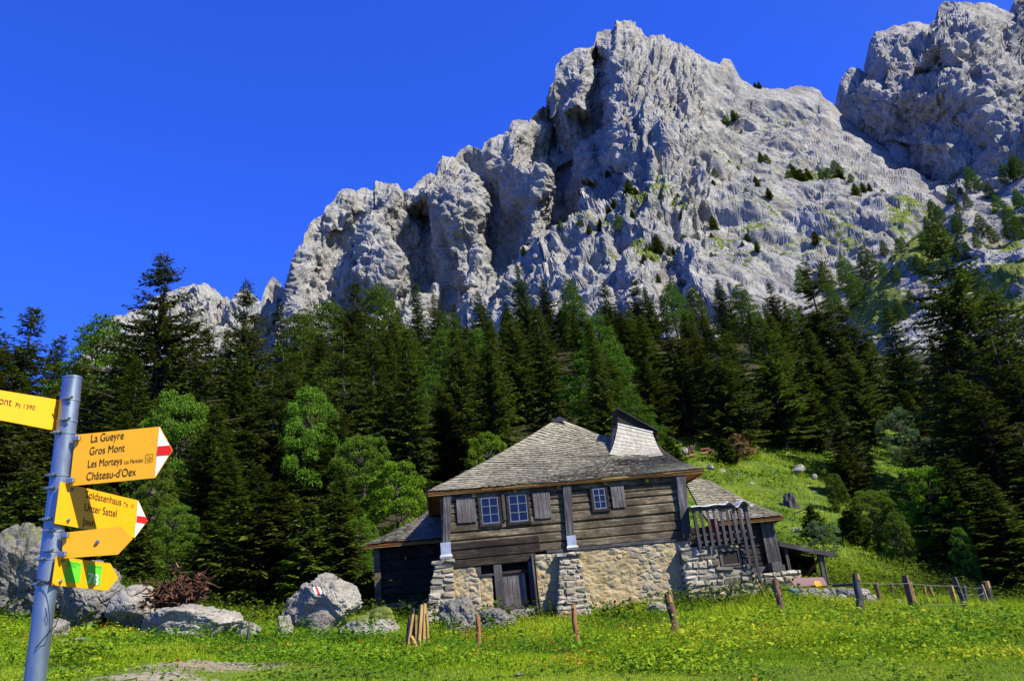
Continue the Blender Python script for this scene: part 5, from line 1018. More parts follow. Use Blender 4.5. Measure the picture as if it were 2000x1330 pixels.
for i, (x, y, w_) in enumerate([(372, 1296, 60), (440, 1300, 34), (330, 1318, 40), (300, 1322, 24), (250, 1326, 34), (540, 1283, 20), (1015, 1316, 22), (150, 1310, 20), (395, 1310, 26), (470, 1296, 24), (350, 1304, 22)]):
    q = near(x, y); boulder(x - w_ / 2, y - w_ * .16, x + w_ / 2, y + w_ * .10, q[1], 100 + i, 'flat pale stone in the trodden grass at the bottom, %s of eleven from the left' % ordn(sorted([372, 440, 330, 300, 250, 540, 1015, 150, 395, 470, 350]).index(x)), group='flat stones in the path', sub=4, depth=.9, name='flat_stone', cat='stone')
for i, (x, y, w_) in enumerate([(1400, 985, 10), (1428, 960, 8), (1470, 945, 12), (1492, 1000, 9), (1515, 925, 9), (1440, 925, 7), (1590, 960, 8), (1500, 1040, 10), (1605, 1000, 9), (1375, 900, 6), (1568, 1075, 12), (1550, 1095, 9)]):
    q = near(x, y); boulder(x - w_ / 2, y - w_ * .4, x + w_ / 2, y + w_ * .2, q[1], 400 + i, 'small pale stone lying in the grass of the hillside meadow, %s from the left' % ordn(sorted([1400, 1428, 1470, 1492, 1515, 1440, 1590, 1500, 1605, 1375, 1568, 1550]).index(x)), group='small stones on the hillside meadow', sub=3, name='stone', cat='stone')
# red and white trail mark on the boulder, brushed on its face
bpy.context.view_layer.update()
def cast(px, py, obj, off=.012):
    d = Vector(P(px, py, 30) - EYE).normalized(); mi = obj.matrix_world.inverted(); hit, loc, nor, _ = obj.ray_cast(mi @ Vector(EYE), (mi.to_3x3() @ d).normalized()); return np.array(obj.matrix_world @ loc) + np.array(nor) * off if hit else None
for col, (dx0, dx1) in (('white', (-8, -4)), ('red', (-4, 2)), ('white', (2, 6))):
    V_ = []; ok = True
    for j in range(7):
        for i in range(5):
            t_ = j / 6; x_ = 621 + dx0 + (dx1 - dx0) * i / 4 + 6 * (t_ - .5); h_ = cast(x_, 1146 + 14 * t_, pk)
            if h_ is None: ok = False; break
            V_.append(h_)
    if ok: mk_ = link_mesh('painted_mark', np.array(V_) - np.array(pk.location), [grid_faces(7, 5)], MT[col], pk)
# tumbled dry-stone wall right of the chalet
rs = random.Random(4); nst = 0
for row, (y0_, y1_) in enumerate([(1168, 1186), (1156, 1172), (1145, 1160)]):
    x_ = 1535 + row * 12; nr_ = 0
    while x_ < 1700 - row * 4:
        w_ = rs.uniform(16, 34); yy_ = (x_ - 1535) * .035
        boulder(x_, y0_ + yy_ - rs.uniform(0, 4), x_ + w_, y1_ + yy_ + 3, 28.0 + row * .25 + rs.uniform(-.2, .2), 200 + nst, 'rough stone in the %s course of the tumbled dry wall, %s from the left' % (('lowest', 'middle', 'top')[row], ordn(nr_)), 'boulder' if rs.random() < .7 else 'boulder_dark', 'wall_stone', 'stone', 'stones of the tumbled dry wall', sub=4, bury=.15, rough=.9); nst += 1; nr_ += 1; x_ += w_ * rs.uniform(.75, .95)
# ------------------------------------------------------------------ uprooted stump, stumps, log pile, branch heap
c_ = P(345, 1178, 22.6); st = thing('uprooted_stump', 'uprooted tree stump with dark tangled roots behind the long whitish boulder', 'stump', tuple(c_))
V, Fc = rock_shape(301, 5, 4, 1.6); k = NT('dark_earth'); n = k.noise(k.co(), 6, 6, .7); MT['earth'] = k.done(k.ramp(n, [(.4, (.012, .008, .006)), (.6, (.07, .035, .02)), (.72, (.22, .10, .05))]), .95, n, .9, .05, .1)
link_mesh('root_plate', V * [1.0, .5, .42] + [0, 0, .25], [Fc], MT['earth'], st)
k = NT('root_wood'); n = k.noise(k.co(), 5, 4); MT['root'] = k.done(k.ramp(n, [(.4, (.03, .014, .008)), (.6, (.13, .055, .028)), (.72, (.34, .16, .085))]), .8, n, .8, .02)
r = np.random.default_rng(9); mb = MB()
for i in range(170):
    a = r.uniform(0, 6.28); p0 = np.array([r.uniform(-.95, .95), r.uniform(-.45, -.1), r.uniform(-.05, .65)]); d = unit(np.array([r.normal(0, 1), -abs(r.normal(.3, .3)), r.normal(.1, .6)])); L = r.uniform(.15, .55); pts = [p0]
    for s_ in range(4): d = unit(d + r.normal(0, .45, 3)); pts.append(pts[-1] + d * L / 4)
    mb.tube(pts, list(np.linspace(r.uniform(.012, .045), .006, 5)), 5, cap=False)
for pts in ([(-.2, -.1, .5), (-.1, -.1, .8), (.05, -.1, .95), (-.05, -.05, 1.1)], [(.7, 0, .4), (.95, -.1, .55), (1.12, -.1, .62)], [(.0, -.1, .5), (.15, -.15, .8), (.35, -.1, .78)]): mb.tube([np.array(q) for q in pts], list(np.linspace(.06, .02, len(pts))), 6)
mb.build('roots', MT['root'], st, True)
def stump(px0, py0, px1, py1, Y, label, mat='greywood', seed=1):
    b_ = P((px0 + px1) / 2, py1, Y); h = (py1 - py0) * Y / F; w_ = (px1 - px0) / 2 * Y / F; mb = MB(); mb.tube([(0, 0, -.3), (0, 0, h * .3), (0, 0, h * .7), (.02, 0, h * .9)], [w_ * .95, w_ * .72, w_ * .62, w_ * .5], 14, wob=.25); o = mb.build('tree_stump', MT[mat]); o.location = b_; return tag(o, label, 'stump')
stump(1529, 962, 1560, 986, 52, 'weathered grey tree stump alone on the hillside meadow')
stump(1340, 868, 1358, 884, 61, 'cut stump beside the log pile on the hillside', 'root')
lp = thing('log_pile', 'small heap of cut logs and bark on the hillside above the right roof edge', 'log pile', tuple(P(1362, 890, 60))); r = random.Random(3)
for i in range(9):
    mb = MB(); p0 = np.array([r.uniform(-1.0, .9), r.uniform(-.5, .5), .08 + .14 * (i % 3)]); d = np.array([r.uniform(.5, 1.), r.uniform(-.3, .3), r.uniform(-.1, .2)]); mb.tube([p0, p0 + d * r.uniform(.5, 1.)], r.uniform(.07, .13), 8); mb.build('log', MT['root' if i % 3 else 'newwood'], lp)
bh = thing('branch_heap', 'brown heap of dead spruce branches right of the small dense spruce', 'branch heap', tuple(P(1447, 905, 62))); V, Fc, v, _ = clump_tree(7, 2.6, 1.15, 0, 22, .5, 260, .3, .12, .05, -.5, 0, 'needle')
MT['deadneedle'] = leaf_mat('dead_needles', [(.06, .03, .012), (.15, .085, .035), (.28, .17, .08), (.10, .06, .03)], .1); link_mesh('dead_twigs', V * [1, .8, .75], [Fc], MT['deadneedle'], bh, attrs={'v': v})
# bare fallen branches on the hillside
for pts, lb in (([(1305, 852), (1316, 857), (1322, 862), (1330, 864)], 'pale bare branch sticking up behind the chimney'), ([(1357, 866), (1355, 876)], 'short pale dead stick standing in the log pile'), ([(1550, 1003), (1570, 995), (1580, 990)], 'pale dead branch lying low on the hillside meadow')):
    Yb_ = 59 if pts[0][1] < 900 else 46; mb = MB(); mb.tube([P(a, b, Yb_) for a, b in pts], .04, 5); tag(mb.build('dead_branch', MT['greywood']), lb, 'branch')
# ------------------------------------------------------------------ fence posts, stakes and wires
def post(top, bot, Y, wpx, mat, label, sq=False, group='fence posts', name='fence_post', cat='fence post', knots=False, cap=None):
    b_ = P(*bot, Y); t_ = P(*top, Y); r_ = wpx / 2 * np.linalg.norm(b_ - EYE) / F; b_ = b_ - (t_ - b_) * .3; mb = MB(); n = 7
    pts = [b_ + (t_ - b_) * i / n + (0 if sq else np.array([math.sin(i * 2.1 + top[0]) * r_ * .18, 0, 0])) for i in range(n + 1)]
    if sq: mb.tube(pts, [r_ * 1.25] * n + [r_ * 1.1], 4)
    else: mb.tube(pts, [r_ * (1.05 + (.12 * math.sin(i * 3.3 + top[1]) if knots else .04 * math.sin(i * 2))) for i in range(n + 1)], 10, wob=.07)
    if knots:
        for i in range(6): q = b_ + (t_ - b_) * random.uniform(.25, .98); a = random.uniform(3.4, 6.); mb.tube([q, q + np.array([math.cos(a), math.sin(a), .3]) * r_ * 1.5], r_ * .3, 6)
    o = mb.build(name, MT[mat], None, not sq); tag(o, label, cat, group)
    if cap:
        mb = MB(); mb.tube([t_ + np.array([0, -r_ * .3, -.18]), t_ + np.array([0, -r_ * .35, .0])], r_ * .85, 8); mb.build('fresh_cut', MT[cap], o)
    return o
post((933, 1200), (937, 1287), 17.5, 8, 'redbark', 'thin reddish fence post in front of the dark boulder at the chalet', knots=True)
post((1119, 1180), (1129, 1272), 18, 9, 'redbark', 'thin reddish fence post in front of the stone buttress', knots=True)
post((1305, 1160), (1325, 1256), 19, 14, 'brownpost', 'thick knotty brown fence post in front of the plastered wall', knots=True, cap='newwood')
post((1513, 1131), (1532, 1216), 21, 11, 'brownpost', 'leaning brown fence post in front of the right wing', knots=True)
post((1671, 1120), (1683, 1202), 22, 12, 'greywood', 'lichen grey fence post with an orange cut top', cap='fascia')
post((1767, 1123), (1788, 1205), 22, 10, 'brownpost', 'square brown leaning fence post where two wires meet', sq=True)
post((1777, 1135), (1785, 1172), 25, 6, 'fascia', 'short orange post directly behind the square brown one')
post((1710, 1137), (1717, 1164), 26, 7, 'brownpost', 'short dark brown post at the end of the stone heap')
post((1741, 1140), (1744, 1162), 30, 5, 'brownpost', 'thin short post in the bushes behind the fence')
post((1804, 1145), (1811, 1172), 25, 5, 'fascia', 'left one of two short orange posts behind the wire')
post((1815, 1145), (1828, 1180), 25, 6, 'fascia', 'right one of two short orange posts behind the wire, leaning')
post((1856, 1143), (1869, 1190), 23, 7, 'newwood', 'yellow squared stake left of the pale leaning post', sq=True)
post((1863, 1127), (1891, 1199), 22, 7, 'greywood', 'tall pale grey post leaning strongly left', sq=True)
post((1882, 1142), (1892, 1198), 22.6, 5, 'greywood', 'slim pale grey post crossing the leaning one')
post((1915, 1142), (1922, 1200), 22.4, 8, 'greywood', 'dark grey plank post, left of the pair at the fence end', sq=True)
post((1924, 1135), (1940, 1194), 22.7, 11, 'greywood', 'broad dark grey post with a light top at the fence end', cap='newwood')
post((1918, 1141), (1939, 1199), 22, 2.5, 'newwood', 'thin pale stick leaning across the pair of dark posts', name='stick', cat='stick')
post((486, 1221), (484, 1266), 18.5, 5, 'greywood', 'short grey stick in the weeds before the small pale rock', name='stick', cat='stick')
SG = 'new wooden stakes standing together'
for (a, b, Y, w_, mt, lb) in (((806, 1198), (793, 1284), 17.0, 6, 'newwood', 'leftmost fresh stake of the bundle, in front of a dark one'), ((801, 1206), (794, 1276), 17.3, 7, 'brownpost', 'dark barked post at the left of the bundle'), ((807, 1187), (808, 1258), 17.6, 5, 'greywood', 'grey old stake standing inside the bundle of fresh ones'), ((812, 1200), (811, 1262), 17.7, 5, 'fascia', 'dull yellow stake in the middle of the bundle'), ((823, 1180), (817, 1262), 17.5, 7, 'newwood', 'tall fresh plank stake at the centre of the bundle'), ((829, 1178), (827, 1250), 18.0, 7, 'newwood', 'tallest fresh plank stake at the back right of the bundle'), ((833, 1198), (836, 1256), 17.8, 4.5, 'newwood', 'slim pale stake at the right end of the bundle'), ((803, 1242), (823, 1282), 17.0, 6, 'newwood', 'short fresh brace leaning against the bundle of stakes')):
    post(a, b, Y, w_, mt, lb, True, SG, 'wooden_stake', 'stake')
def wire(pts, label, r_=.006, sag=1.5):
    Q_ = []
    for (a, b) in zip(pts[:-1], pts[1:]):
        for i in range(8): t_ = i / 8; Q_.append(P(a[0] + (b[0] - a[0]) * t_, a[1] + (b[1] - a[1]) * t_ + sag * 4 * t_ * (1 - t_), a[2] + (b[2] - a[2]) * t_))
    Q_.append(P(*pts[-1])); mb = MB(); mb.tube(Q_, r_, 4); return tag(mb.build('fence_wire', MT['wire']), label, 'wire', 'fence wires')
wire([(1681, 1138, 21.9), (1772, 1139, 21.9), (1868, 1144, 21.9), (1916, 1148, 22.2), (1934, 1151, 22.4)], 'upper wire strung between the grey fence posts at right')
wire([(1782, 1178, 21.9), (1884, 1180, 21.9), (1937, 1181, 22.4)], 'lower wire from the square brown post to the last grey posts')
wire([(1840, 1156, 23), (1870, 1152, 21.9), (1900, 1160, 22), (1925, 1154, 22.3)], 'loose curled wire hanging near the pale leaning post', sag=5)
mb = MB(); mb.tube([P(1628, 1143, 26), P(1672, 1141, 22.2)], .045, 8); tag(mb.build('fence_rail', MT['greywood_h']), 'grey round rail resting on the stone heap and the lichen grey post', 'rail')
# slatted frame and orange plate leaning on the wall by the lean-to
gf_ = thing('slatted_frame', 'pinkish slatted frame leaning on the stones below the lean-to', 'frame', tuple(P(1580, 1146, 29))); G0 = np.array(gf_.location)
c4 = [P(1540, 1129, 29.6) - G0, P(1607, 1128, 29.4) - G0, P(1614, 1143, 28.9) - G0, P(1554, 1146, 29.1) - G0]; mb = MB()
for i in range(4): mb.tube([c4[i], c4[(i + 1) % 4]], .022, 4)
mb.tube([(c4[0] + c4[1]) / 2, (c4[2] + c4[3]) / 2], .018, 4); mb.build('rim', MT['fascia'], gf_); mb = MB()
for i in range(1, 9): t_ = i / 9; a = c4[0] + (c4[3] - c4[0]) * t_; b = c4[1] + (c4[2] - c4[1]) * t_; mb.poly([a, b, b + [0, .01, .045], a + [0, .01, .045]], (0, .012, 0))
mb.build('slats', MT['pink'], gf_)
mb = MB(); q = [P(1590, 1134, 28.95), P(1600, 1134, 28.95), P(1605, 1143, 28.8), P(1595, 1145, 28.8), P(1590, 1140, 28.85)]; mb.poly(q, (0, -.03, 0)); tag(mb.build('orange_plate', MT['orange']), 'orange plastic plate on the slatted frame', 'plate')
V, Fc = rock_shape(77, 4, 5, 1.5); o = link_mesh('net_bundle', V * [.22, .15, .16], [Fc], MT['teal']); o.location = P(1553, 1156, 27.6); tag(o, 'crumpled dark teal net on the stones beside the chalet', 'net')
mb = MB(); mb.tube([P(1478, 1132, 28), P(1490, 1155, 27.7), P(1502, 1175, 27.3)], .025, 6); tag(mb.build('leaning_stick', MT['newwood']), 'thin bent stick leaning on the stone block at its right end', 'stick')
# ------------------------------------------------------------------ signpost
PX_T, PX_B = P(142, 738, 2.4), P(68, 1330, 2.4); dn = (PX_B - PX_T) / (PX_T[2] - PX_B[2]); gl = g1(PX_B[0], 2.4) - .3; PX_G = PX_T + dn * (PX_T[2] - gl)
sg = thing('signpost', 'galvanised pole with five yellow hiking arrows at the left of the photo', 'signpost', tuple(PX_G)); SL = np.array(sg.location)
def pole_at(z): return PX_T + dn * (PX_T[2] - z)
mb = MB(); mb.tube([PX_G - SL, pole_at(1.6) - SL, PX_T - SL], .0288, 40, cap=True); mb.build('pole', MT['steel'], sg, True)
mb = MB(); mb.tube([PX_T - SL + [0, 0, -.006], PX_T - SL + [0, 0, .0015]], .0298, 40); mb.build('pole_cap', MT['steel'], sg, True)
def pz(px, py): return P(px, py, 2.4)[2]
for x_, y_, sd in ((138, 783, 1), (134, 824, 1), (129, 848, -1), (112, 931, -1), (108, 956, -1), (101, 1016, -1), (99, 1039, 1), (93, 1078, 1), (91, 1093, -1), (84, 1141, -1)):
    c_ = pole_at(pz(x_, y_)) - SL; mb = MB(); mb.tube([c_ - [0, 0, .004], c_ + [0, 0, .004]], .0304, 32); cl = mb.build('clamp', MT['steel'], sg, True)
    mb = MB(); b_ = c_ + np.array([.010 * sd, -.033, 0]); mb.box(b_, (.022, .010, .009), bev=.002); mb.tube([b_ + [-.018, -.002, 0], b_ + [.016, -.002, 0]], .0028, 8); mb.tube([b_ + [.014, -.002, 0], b_ + [.019, -.002, 0]], .0052, 6); mb.build('clamp_screw', MT['steel'], cl)
def onp(px, py, Q_, az):
    n = np.array([-math.sin(az), math.cos(az), 0.]); d = FW + (px - CX) / F * XC + (CY - py) / F * YC; t = ((Q_ - EYE) @ n) / (d @ n); return EYE + d * t
def text_mesh(txt, bold=0.):
    cu = bpy.data.curves.new('txt', 'FONT'); cu.body = txt; cu.size = 1; cu.offset = bold; ob = bpy.data.objects.new('txt', cu); C.objects.link(ob); bpy.context.view_layer.update()
    me = bpy.data.meshes.new_from_object(ob.evaluated_get(bpy.context.evaluated_depsgraph_get())); bpy.data.objects.remove(ob)
    V = np.array([v.co[:] for v in me.vertices]); F_ = [tuple(p_.vertices) for p_ in me.polygons]; bpy.data.meshes.remove(me); return V, F_
def sign(az, Q_, poly, label, texts=(), patches=(), bolts=(), smalls=()):
    az = R(az); nrm = np.array([math.sin(az), -math.cos(az), 0.]); hd = np.array([math.cos(az), math.sin(az), 0.])
    pts = [onp(*q, Q_, az) for q in poly]; mb = MB(); mb.poly([q - SL for q in pts], -nrm * .0022); pl_ = mb.build('sign_arrow', MT['yellow'], sg); pl_['label'] = label
    def on(px, py, off=.0005): return onp(px, py, Q_, az) + nrm * off
    for nm, mt, pp, off in patches: mb = MB(); mb.poly([on(*q, off) - SL for q in pp], -nrm * .0003); mb.build(nm, MT[mt], pl_)
    for txt, p0, p1, capx, mt in texts:
        V, F_ = text_mesh(txt, 0.); a, b = onp(*p0, Q_, az), onp(*p1, Q_, az); Wd = float((b - a) @ hd); ct = onp(*capx, Q_, az); ch_ = float(ct[2] - a[2]); w0, w1 = V[:, 0].min(), V[:, 0].max(); cap = 0.70
        X = (V[:, 0] - w0) / (w1 - w0) * Wd; Z = V[:, 1] / cap * ch_; q = a + X[:, None] * hd + np.stack([0 * Z, 0 * Z, Z + X * float((b - a)[2]) / Wd], 1) + nrm * .0013 - SL
        mb = MB(); mb.add(q, F_); o = mb.build('lettering', MT[mt], pl_)
    for bx, by in bolts:
        c_ = on(bx, by, 0) - SL; mb = MB(); mb.tube([c_, c_ + nrm * .006], .0058, 6); mb.tube([c_ + nrm * .006, c_ + nrm * .008], .003, 6); mb.build('bolt', MT['steel'], pl_)
    for pp in smalls:
        mb = MB(); mb.tube([on(*q, .0012) - SL for q in pp], .0005, 4); mb.build('pictogram', MT['ink'], pl_)
    return pl_
def hut(x, y, s, k_=0.): return [(x - s, y - s * .1), (x, y - s * .8), (x + s, y - s * .1), (x + s * .7, y - s * .1), (x + s * .7, y + s * .8), (x + s * .1, y + s * .8), (x + s * .1, y + s * .2), (x - s * .2, y + s * .2), (x - s * .2, y + s * .8), (x - s * .7, y + s * .8), (x - s * .7, y - s * .1)]
c1 = pole_at(pz(140, 900)) + [.0, -.012, 0]
sign(3, c1, [(147, 849), (312, 833), (337, 879), (303, 933), (136, 949)], 'largest yellow arrow with four destinations and a white tip with a red bar',
     [('La Gueyre', (178, 864), (242, 857), (181, 848), 'ink'), ('Gros Mont', (175, 888.5), (244, 881), (178, 873), 'ink'), ('Les Morteys', (172, 913), (239, 906), (175, 898), 'ink'), ('Les Marindes', (243.5, 906), (280, 902), (244.5, 897.5), 'ink'), ("Château-d'Oex", (169, 938), (266, 928), (172, 922), 'ink')],
     [('white_tip', 'white', [(311, 834), (336, 879), (302.5, 932)], .0008), ('red_bar', 'red', [(308.6, 871.5), (331.6, 869.8), (336.6, 879), (330.6, 889), (306.2, 890.5)], .0014)], smalls=(hut(292, 895, 5.), [(285.5, 887.5), (299.5, 886), (298, 901.5), (284, 903), (285.5, 887.5)]))
c2 = pole_at(pz(113, 985)) + [.036, 0, 0]
sign(84.5, c2, [(118, 941), (270, 977), (288, 1016.5), (263, 1050), (107, 1022)], 'bright yellow arrow with three destinations, crossed by a shadow',
     [('Soldatenhaus', (166.5, 971.5), (236, 987), (169, 957), 'ink'), ('Unter Sattel', (164, 997), (227, 1009.5), (166, 982), 'ink'), ('Jaun', (160, 1024), (184, 1028), (162.5, 1009.5), 'ink')],
     [('white_tip', 'white', [(269.5, 978), (287, 1016.5), (262.6, 1049)], .0008), ('red_bar', 'red', [(267.2, 1006.5), (283.4, 1009), (287.4, 1016.5), (282.6, 1023), (265.6, 1020)], .0014), ('pictogram', 'ink', [(242.5, 980), (245, 980.6), (244.8, 984), (242.4, 983.4)], .001), ('pictogram', 'ink', [(246.6, 983.6), (249, 984.2), (248.8, 987.8), (246.4, 987.2)], .001)], bolts=((139.5, 956), (131.5, 1015.5)), smalls=(hut(258.5, 987.5, 3.6), [(240.5, 988), (250.5, 990.4)]))
c3 = pole_at(pz(92, 1062)) + [0, -.014, 0]
sign(7, c3, [(124, 1040), (236.8, 1027.5), (259, 1052), (230.5, 1082.5), (121, 1090)], 'blank yellow arrow below the one crossed by a shadow', smalls=(), bolts=((191.5, 1058),))
c4_ = pole_at(pz(88, 1115)) + [.036, 0, 0]
sign(89, c4_, [(110, 1086), (216, 1100), (231, 1128), (210, 1153), (102, 1142)], 'lowest small yellow arrow with two green stickers',
     [('Le Grand Tour', (131, 1099.5), (155, 1104), (131.8, 1096), 'greentext'), ('des Vanils', (129.5, 1104.5), (148, 1108), (130.2, 1101), 'greentext'), ('78', (170, 1138.5), (191, 1142), (173, 1118), 'white'), ('Le Grand Tour', (181, 1106.5), (198, 1109.5), (181.4, 1104), 'greentext')],
     [('sticker', 'green', [(130, 1093.5), (160, 1098.5), (155, 1138), (125, 1135)], .0006), ('sticker', 'green', [(172.5, 1100), (200, 1104.5), (196, 1143), (168, 1140)], .0006)], bolts=((122, 1094), (116, 1135)))
c0_ = pole_at(pz(131, 812)) + [-.034, .0, 0]
sign(56, c0_, [(-330, 708), (117, 781), (109, 841), (-318, 760)], 'yellow arrow pointing left, cut off by the photo edge',
     [('Gros Mont', (-62, 778), (22, 793), (-60, 762), 'ink'), ('Pt 1390', (30, 795), (68, 801), (30.5, 786), 'ink')])
for (x_, y_) in ((117, 792), (113, 828)): q = onp(x_, y_, c0_, R(56)) - SL; mb = MB(); mb.box(q + [.012, -.004, 0], (.02, .012, .016), bev=.002); mb.build('bracket', MT['steel'], sg)
for (x_, y_) in ((150, 856), (138, 938), (127, 1045), (122, 1082)): q = P(x_, y_, 2.38) - SL; mb = MB(); mb.box(q, (.022, .012, .016), bev=.002); mb.build('bracket', MT['steel'], sg)
r = np.random.default_rng(5); pts = []
for i, (x_, y_) in enumerate([(72, 1140), (84, 1134), (104, 1140), (112, 1148), (120, 1160), (126, 1176), (118, 1198), (108, 1222), (92, 1238), (76, 1258), (58, 1278), (48, 1300)]): pts.append(P(x_, y_, 2.36 if x_ > 60 else 2.40) - SL)
mb = MB(); mb.tube(pts, .0016, 6); mb.build('cable', MT['blackcable'], sg, True)
for ph in (0, 1.5): mb = MB(); mb.tube([pole_at(pz(84, 1136)) - SL + np.array([.033 * math.cos(a), .033 * math.sin(a), .008 * math.sin(2 * a + ph)]) for a in np.linspace(0, 6.28, 20)], .0016, 5); mb.build('cable', MT['blackcable'], sg, True)
mb = MB(); mb.tube([P(x_, y_, 2.35) - SL for x_, y_ in ((112, 1146), (116, 1156), (110, 1166), (118, 1172), (124, 1162), (116, 1150))], .0014, 5); mb.build('cable', MT['blackcable'], sg, True)
# ------------------------------------------------------------------ grass, weeds
MT['grass'] = leaf_mat('meadow_grass', [(.08, .16, .006), (.20, .33, .010), (.38, .43, .03), (.23, .34, .012)], .35, .5, .5)
MT['weed'] = leaf_mat('weed_leaves', [(.05, .14, .010), (.16, .29, .012), (.36, .38, .02), (.11, .22, .015)], .35, 1.2, .5)
MT['redweed'] = leaf_mat('reddening_weeds', [(.20, .07, .015), (.34, .17, .02), (.42, .30, .03), (.22, .16, .02)], .3, 1.2, .6)
def inside_house(x, y):
    dx, dy = x - O_[0], y - O_[1]; u = dx * U[0] + dy * U[1]; v = dx * Vv[0] + dy * Vv[1]
    return ((u > -.05) & (u < HW + .1) & (v > -.1) & (v < DEP)) | ((u > -4.1) & (u < 0) & (v > 3.8)) | ((u > HW - .1) & (u < HW + 3.3) & (v > .9) & (v < 8))
def bare(x, y):
    a, b = near(400, 1300), near(300, 1325); return np.exp(-(((x - a[0]) / 1.3) ** 2 + ((y - a[1]) / 1.2) ** 2)) + .7 * np.exp(-(((x - b[0]) / 1.2) ** 2 + ((y - b[1]) / .5) ** 2))
def scatter(n, y0, y1, seed, pw=1.):
    r = np.random.default_rng(seed); y = np.sqrt(r.uniform(y0 ** 2, y1 ** 2, n)); x = r.uniform(-1, 1, n) * (.70 * y + 1.2) + .02 * y; k_ = ~inside_house(x, y) & (r.random(n) > bare(x, y) * 1.25); return x[k_], y[k_], r
def tone(x, y, s=0): return fbm(np.stack([x / 2.6, y / 2.6, x * 0 + s], 1), 3, 70 + s)
def blades(x, y, r, h, wd, seed):
    n = len(x); z = gz(x, y); az = r.uniform(0, 6.283, n); ln = r.uniform(.1, .75, n) * h; d = np.stack([np.cos(az), np.sin(az), 0 * az], 1); sd = np.stack([-d[:, 1], d[:, 0], 0 * az], 1) * wd[:, None] * .5
    c = np.stack([x, y, z - .01], 1); m_ = c + d * (ln * .35)[:, None] + np.array([0, 0, 1]) * (h * .6)[:, None]; t = c + d * ln[:, None] + np.array([0, 0, 1]) * h[:, None]
    V = np.stack([c - sd, c + sd, m_ + sd * .7, m_ - sd * .7, t], 1).reshape(-1, 3); i = np.arange(n)[:, None] * 5; tn = tone(x, y); v = np.clip(.42 + .8 * tn + r.normal(0, .2, n), 0, 1)
    return V, i + [0, 1, 2, 3], i + [3, 2, 4], np.repeat(v, 5)
Vs, Q4, Q3, vv, n0 = [], [], [], [], 0
for (n, y0, y1, h0, h1, w_, sd) in ((200000, 6.5, 14, .03, .11, .006, 1), (170000, 14, 23, .07, .24, .012, 2), (120000, 23, 38, .10, .30, .018, 3), (70000, 38, 80, .10, .30, .03, 4)):
    x, y, r = scatter(n, y0, y1, sd)
    if y0 >= 38: fz = forest_at(x, y, gz(x, y)); k_ = fz < .4; x, y = x[k_], y[k_]
    tall = np.clip(.5 + 1.3 * fbm(np.stack([x / 1.8, y / 1.8, x * 0], 1), 3, 90), 0, 1) * np.clip((y - 10.5) / 3, .15, 1); h = (h0 + (h1 - h0) * tall) * r.uniform(.6, 1.4, len(x)); h = np.where((x > 11) & (y > 15), h * 1.7, h)
    V, a, b, v = blades(x, y, r, h, np.full(len(x), w_) * r.uniform(.7, 1.4, len(x)), sd); Vs.append(V); Q4.append(a + n0); Q3.append(b + n0); vv.append(v); n0 += len(V)
o = link_mesh('grass', np.concatenate(Vs), [np.concatenate(Q4), np.concatenate(Q3)], MT['grass'], attrs={'v': np.concatenate(vv)}); tag(o, 'bright green meadow grass', 'grass', kind='stuff')
def weeds(name, mat, label, n, y0, y1, seed, thr, hmax, leaf, per, nz, spread=.16, extra=None):
    x, y, r = scatter(n, y0, y1, seed); m_ = fbm(np.stack([x / nz, y / nz, x * 0 + seed], 1), 3, seed + 7) > thr
    if y0 >= 36: m_ &= forest_at(x, y, gz(x, y)) < .5
    x, y = x[m_], y[m_]
    if extra is not None: x = np.concatenate([x, extra[0]]); y = np.concatenate([y, extra[1]])
    k_ = len(x); hh = hmax * r.uniform(.4, 1, k_) * np.clip((y - 9) / 4, .35, 1); X = np.repeat(x, per) + r.normal(0, spread, k_ * per); Y = np.repeat(y, per) + r.normal(0, spread, k_ * per); H = np.repeat(hh, per) * r.uniform(.15, 1, k_ * per) ** .7
    c = np.stack([X, Y, gz(X, Y) + H], 1); o_ = unit(r.normal(0, 1, c.shape) * [1, 1, .35] + [0, -.1, .15]); s_ = unit(np.cross(o_, unit(r.normal(0, .4, c.shape) + [0, 0, 1.]))); L = leaf * r.uniform(.5, 1.4, len(c)); V, Fc = kites(c, o_, s_, L, L * .36, .2)
    v = np.clip(np.repeat(.38 + 1.0 * tone(x, y, 3), per) + r.normal(0, .22, len(c)), 0, 1); ob = link_mesh(name, V, [Fc], MT[mat], attrs={'v': np.repeat(v, 4)}); return tag(ob, label, 'plants', kind='stuff')
def band(pts, n, seed):          # extra plants along places where the photograph shows them thick
    r = np.random.default_rng(seed); xs, ys = [], []
    for px, py, rx, ry, k_ in pts:
        q = near(px, py); m_ = int(n * k_); xs.append(q[0] + r.normal(0, rx, m_)); ys.append(q[1] + r.normal(0, ry, m_))
    return np.concatenate(xs), np.concatenate(ys)
ex = band([(200, 1262, 1.2, .5, 1), (300, 1272, 1.4, .5, 1.4), (420, 1272, 1.3, .5, 1.4), (540, 1262, 1.2, .5, 1.2), (640, 1262, 1.2, .5, 1.), (740, 1275, 1., .5, .8), (1290, 1305, .35, .3, .5), (780, 1300, .5, .4, .4), (150, 1295, .5, .4, .5), (545, 1300, .35, .3, .4), (1480, 1240, 1.2, .8, 1), (1650, 1250, 1.4, .9, 1.2), (1820, 1260, 1.4, 1., 1.2), (1350, 1270, 1., .6, .8), (1900, 1230, 1.3, 1.2, 1.), (950, 1285, 1.6, .5, 1.)], 130, 5)
weeds('undergrowth', 'weed', 'leafy yellow green weeds in the meadow', 13000, 7, 34, 11, .0, .34, .055, 18, 1.1, extra=ex)
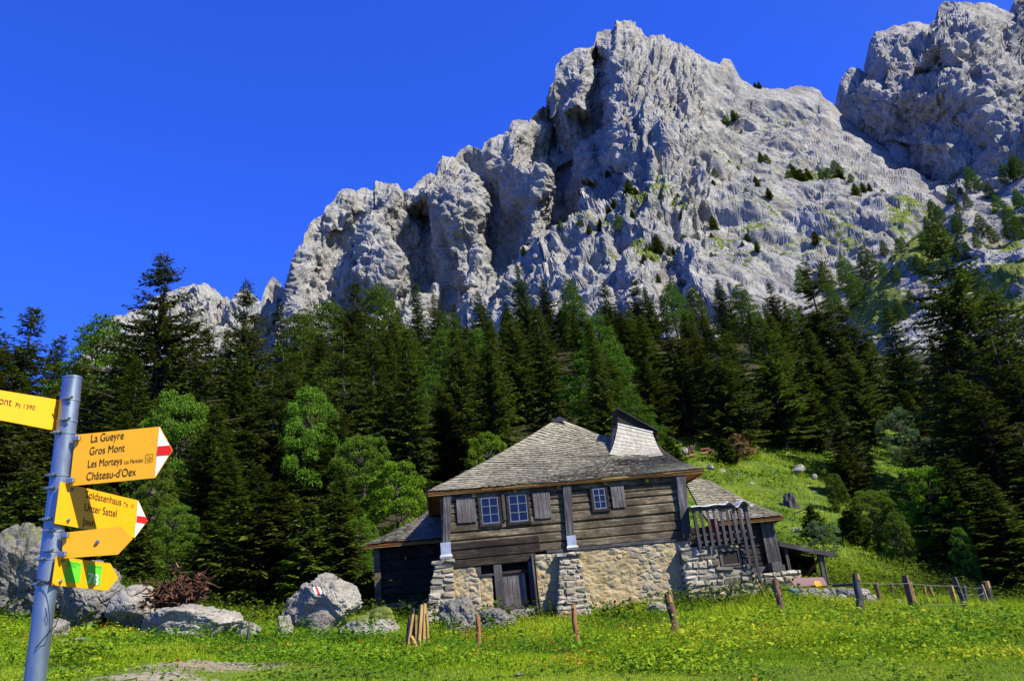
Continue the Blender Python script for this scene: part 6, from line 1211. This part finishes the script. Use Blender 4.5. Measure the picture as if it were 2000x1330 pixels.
weeds('undergrowth', 'maple', 'dark green low leafy plants in the near meadow', 5000, 7, 30, 15, .08, .22, .06, 16, .8)
weeds('undergrowth', 'weed', 'broad leaved plants scattered on the hillside meadow', 9000, 38, 80, 12, .02, .40, .22, 9, 3., .3)
weeds('undergrowth', 'redweed', 'reddish brown weeds among the grass', 4200, 9, 30, 13, .12, .30, .05, 14, 2.2)
weeds('undergrowth', 'maple', 'low bushes and plants along the foot of the forest', 2600, 24, 40, 14, .0, .8, .13, 26, 2.4, .3, extra=band([(120, 1215, 2., .8, 1), (300, 1180, 2., 1., 1), (480, 1190, 2., 1., 1.), (620, 1150, 2., 1., 1), (700, 1170, 1.2, .8, 1.), (1640, 1150, 1.5, 1., 1.), (1750, 1165, 2., 1., 1.4), (1880, 1160, 2., 1., 1.5), (1990, 1165, 2., 1.5, 1.5)], 60, 6))
weeds('undergrowth', 'weed', 'taller leafy weeds in patches along the fence and rocks', 500, 12, 30, 16, .3, .6, .085, 34, 2.2, .16, extra=band([(1290, 1300, .3, .25, .5), (1480, 1232, 1., .6, 1), (1600, 1225, 1.2, .7, 1), (1760, 1240, 1.4, .8, 1.2), (1400, 1262, .8, .4, .7), (1000, 1270, 1.2, .4, .6), (700, 1270, .8, .3, .6), (500, 1262, 1., .3, .8), (320, 1268, 1., .3, .8), (150, 1300, .4, .2, .4), (1900, 1250, 1., .8, 1.)], 26, 15))
# tall dry grass stalks at the right edge
x, y = band([(1930, 1200, 1.2, 1.5, 1), (1985, 1190, 1.0, 1.5, 1.4), (1860, 1230, 1.5, 1.2, .8)], 200, 8); r = np.random.default_rng(8); V, a, b, v = blades(x, y, r, r.uniform(.35, .7, len(x)), np.full(len(x), .008), 5); MT['drygrass'] = leaf_mat('dry_stalks', [(.20, .15, .05), (.34, .26, .09), (.45, .36, .14), (.26, .22, .06)], .2)
tag(link_mesh('dry_grass', V, [a, b], MT['drygrass'], attrs={'v': v}), 'tall dry grass stalks by the right edge', 'grass', kind='stuff')
